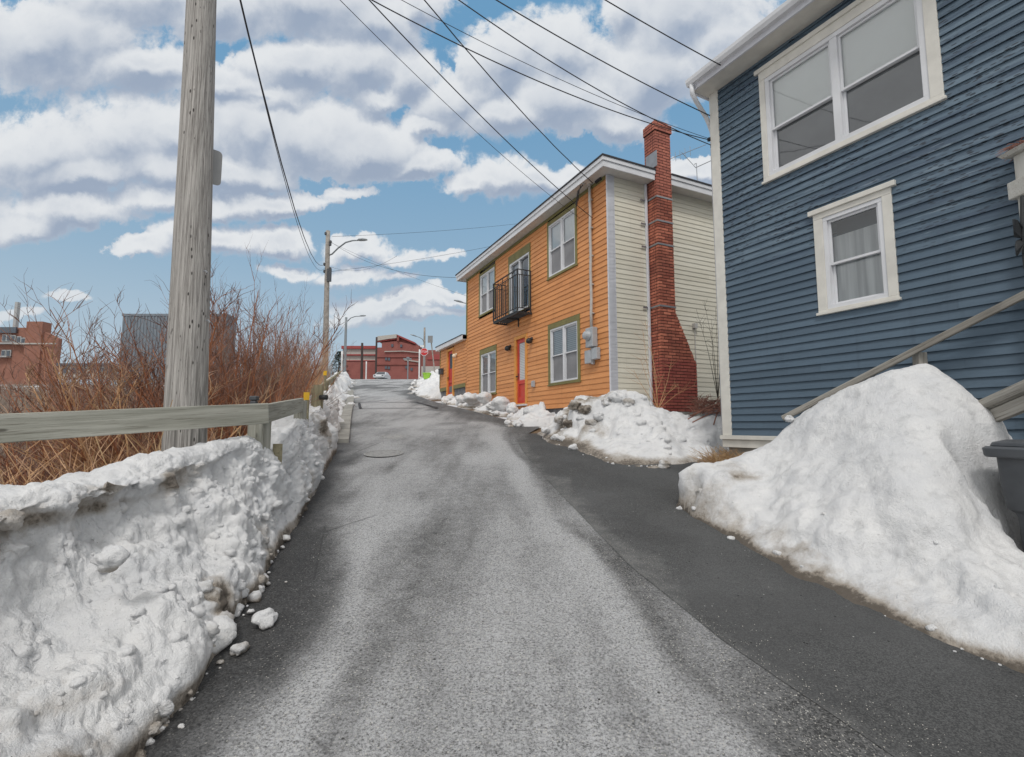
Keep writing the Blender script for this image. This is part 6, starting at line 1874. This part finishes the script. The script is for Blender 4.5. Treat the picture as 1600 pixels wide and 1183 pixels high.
# cloud layer laid out on the sky ahead: horizontal and vertical slope of the direction, fixed to the street's axis
yy_ = t.m('MAXIMUM', sp.outputs[1], .12)
comb = t.new('ShaderNodeCombineXYZ'); t.l.new(t.m('DIVIDE', sp.outputs[0], yy_), comb.inputs[0]); t.l.new(t.m('DIVIDE', sp.outputs[2], yy_), comb.inputs[1])
ae0 = comb.outputs[0]
def slope(u, v):
    a, y, z = ray(u, v); return a / y, z / y
CL = [  # cumulus heads (centre, half sizes) listed cloud by cloud, weight
    (60, 70, 160, 70, 1), (230, -15, 150, 60, 1), (330, 12, 120, 46, 1), (470, 0, 150, 58, 1), (580, 28, 90, 50, 1), (645, 8, 50, 36, .9),
    (230, 108, 110, 34, 1), (340, 132, 130, 28, .9), (470, 98, 100, 46, 1), (560, 98, 90, 50, 1), (636, 112, 62, 46, 1), (600, 148, 60, 24, .85), (420, 150, 110, 20, .8),
    (60, 248, 140, 58, 1), (195, 222, 100, 60, 1), (280, 212, 95, 58, 1), (400, 198, 100, 64, 1.05), (480, 218, 105, 62, 1.05), (562, 234, 95, 52, 1), (645, 256, 85, 28, 1), (330, 266, 200, 30, 1), (130, 276, 160, 28, .95),
    (110, 330, 120, 34, .9), (60, 352, 90, 26, .85), (300, 312, 180, 24, .8), (430, 316, 120, 22, .8), (540, 304, 60, 13, .7),
    (220, 386, 70, 18, .8), (330, 370, 95, 25, .9), (420, 376, 55, 22, .85),
    (712, 142, 80, 52, 1), (785, 88, 85, 58, 1), (868, 78, 85, 56, 1), (900, 150, 120, 58, 1), (800, 178, 100, 38, 1), (965, 182, 90, 38, .95), (672, 188, 50, 18, .85), (1010, 110, 90, 76, 1),
    (1050, 24, 130, 76, 1), (1130, 60, 120, 80, 1), (965, 14, 50, 50, .9),
    (722, 296, 55, 24, .95), (790, 284, 85, 32, 1), (860, 284, 60, 28, .95), (925, 270, 50, 20, .85), (1085, 270, 70, 22, .9),
    (556, 395, 60, 22, .9), (626, 410, 75, 17, .8), (692, 412, 50, 13, .7), (540, 436, 80, 17, .8), (620, 440, 60, 11, .7), (630, 476, 110, 17, .8), (705, 470, 60, 16, .75), (560, 494, 80, 13, .7), (680, 497, 100, 11, .65),
    (-230, 250, 160, 60, 1), (-200, 30, 190, 75, 1), (-480, 120, 170, 62, 1), (-320, 372, 150, 26, .85), (-650, 270, 220, 50, 1), (112, 466, 42, 10, .7), (30, 490, 60, 10, .6), (440, 420, 55, 14, .7)]
def density(ae):
    """cloud bodies: overlapping rounded heads joined smoothly"""
    cur = None
    for (u, v, ru, rv, wt) in CL:
        a, e = slope(u, v); a2, _ = slope(u + ru, v); _, e2 = slope(u, v - rv)
        L = t.vm('LENGTH', t.vm('MULTIPLY', t.vm('SUBTRACT', ae, (a, e, 0)), (1 / (a2 - a), 1 / (e2 - e), 0)))
        f = t.m('SUBTRACT', wt, L)
        cur = f if cur is None else t.m('SMOOTH_MAX', cur, f, .18)
    return cur
wrp = t.new('ShaderNodeTexNoise'); wrp.inputs['Scale'].default_value = 5.0; wrp.inputs['Detail'].default_value = 8; wrp.inputs['Roughness'].default_value = .6; t.l.new(ae0, wrp.inputs['Vector'])
warp = t.vm('SCALE', t.vm('SUBTRACT', wrp.outputs['Color'], (.5, .5, .5)), scale=.12)
def billow(v, sc, det):
    vb = t.new('ShaderNodeTexVoronoi', feature='F1'); t.put(vb.inputs['Vector'], v)
    vb.inputs['Scale'].default_value = sc; vb.inputs['Detail'].default_value = det; vb.inputs['Roughness'].default_value = .55; vb.inputs['Lacunarity'].default_value = 2.2; vb.normalize = True
    return t.m('SUBTRACT', .40, vb.outputs['Distance'])
wrp = t.new('ShaderNodeTexNoise'); wrp.inputs['Scale'].default_value = 5.0; wrp.inputs['Detail'].default_value = 8; wrp.inputs['Roughness'].default_value = .6; t.l.new(dn_, wrp.inputs['Vector'])
warp = t.vm('SCALE', t.vm('SUBTRACT', wrp.outputs['Color'], (.5, .5, .5)), scale=.10)
def cloudnoise(dv, fine=True):
    v = t.vm('ADD', t.vm('MULTIPLY', dv, (1, .92, 0)), warp)
    n1 = t.noise(v, 4.5, 5, .55)
    r_ = t.m('ADD', t.m('MULTIPLY', t.m('SUBTRACT', n1, .5), 1.5), t.m('MULTIPLY', billow(v, 9.0, 3 if fine else 1.5), 1.8))
    if fine: r_ = t.m('ADD', r_, t.m('MULTIPLY', t.m('SUBTRACT', t.noise(v, 30, 7, .68), .5), .95))
    return r_
gen = t.noise(t.vm('MULTIPLY', d, (1, 1, 2.0)), 2.6, 7, .6)
front = t.ramp(sp.outputs[1], .30, .50)
inview = t.m('MULTIPLY', front, t.ramp(el, .86, .74, 0, 1))
awrp = t.vm('ADD', ae0, t.vm('SCALE', t.vm('SUBTRACT', wrp.outputs['Color'], (.5, .5, .5)), scale=.17))
B0_ = density(awrp); N0 = cloudnoise(ae0)
D0 = t.m('ADD', B0_, N0)
sh_ = .034
N1 = cloudnoise(t.vm('ADD', ae0, (-.010, sh_, 0)), False)
B1_ = density(t.vm('ADD', awrp, (-.012, sh_, 0)))
genD = t.m('ADD', t.m('MULTIPLY', t.m('SUBTRACT', gen, .5), 2.0), .75)
Df = t.m('ADD', t.m('MULTIPLY', D0, inview), t.m('MULTIPLY', genD, t.m('SUBTRACT', 1.0, inview)))
soft = t.noise(ae0, 3.0, 3)
alpha = t.ramp(Df, t.m('SUBTRACT', -.02, t.ramp(soft, .35, .65, .04, .32)), t.ramp(soft, .35, .65, .12, .32))
lightv = t.m('ADD', t.m('MULTIPLY', t.m('SUBTRACT', N0, N1), .9), t.m('MULTIPLY', t.m('SUBTRACT', B0_, B1_), 1.6))
lit = t.ramp(lightv, -.95, .70)
lit = t.m('SUBTRACT', lit, t.ramp(Df, .35, 1.6, 0, .34), clamp=True)
lit = t.m('ADD', t.m('MULTIPLY', lit, inview), t.m('MULTIPLY', t.m('SUBTRACT', 1.0, inview), t.ramp(gen, .3, .7, .80, 1.0)))
cc = t.mix(lit, C(157, 170, 190), C(231, 233, 235))
cc = t.mix(t.ramp(Df, -.15, .40, .40, 0), cc, C(196, 208, 220))
cc = t.mix(t.m('SUBTRACT', 1.0, inview), cc, C(240, 238, 235))  # unseen sky: bright neutral cloud cover added to even and brighten the light
hz = t.ramp(el, .03, .32, 1, 0)
skyc = t.mix(1.0, sky.outputs[0], (.80, .90, .98, 1), 'MULTIPLY')
# the Background runs at .10, so cloud radiance is given in the sky's own (bright) units
blue = t.mix(.88, skyc, t.mix(t.ramp(el, .05, .70), tuple(x * 10 for x in C(166, 191, 208)[:3]) + (1,), tuple(x * 10 for x in C(112, 162, 200)[:3]) + (1,)))
cl10 = t.vm('SCALE', cc, scale=10.0)
base = t.mix(t.m('MULTIPLY', alpha, .95), blue, cl10)
hazec = tuple(x * 10 for x in C(188, 201, 211)[:3]) + (1,)
base = t.mix(t.m('MULTIPLY', hz, .68), base, hazec)
t.l.new(base, bg.inputs['Color'])
w.cycles.sampling_method = 'MANUAL'; w.cycles.sample_map_resolution = 512

sd = bpy.data.lights.new('sun', 'SUN'); so_ = bpy.data.objects.new('sun', sd); COL.objects.link(so_)
sd.energy = 1.35; sd.angle = R(12); sd.color = (1, .965, .92)
sdir = Vector((math.sin(SUN_AZ) * math.cos(SUN_EL), math.cos(SUN_AZ) * math.cos(SUN_EL), math.sin(SUN_EL)))
so_.location = sdir * 50; so_.rotation_euler = sdir.to_track_quat('Z', 'Y').to_euler()
SC.view_settings.view_transform = 'Standard'; SC.view_settings.look = 'None'; SC.view_settings.exposure = 0
SC.render.engine = 'CYCLES'
SC.cycles.max_bounces = 6; SC.cycles.diffuse_bounces = 3; SC.cycles.glossy_bounces = 3; SC.cycles.transparent_max_bounces = 8
SC.cycles.use_denoising = True
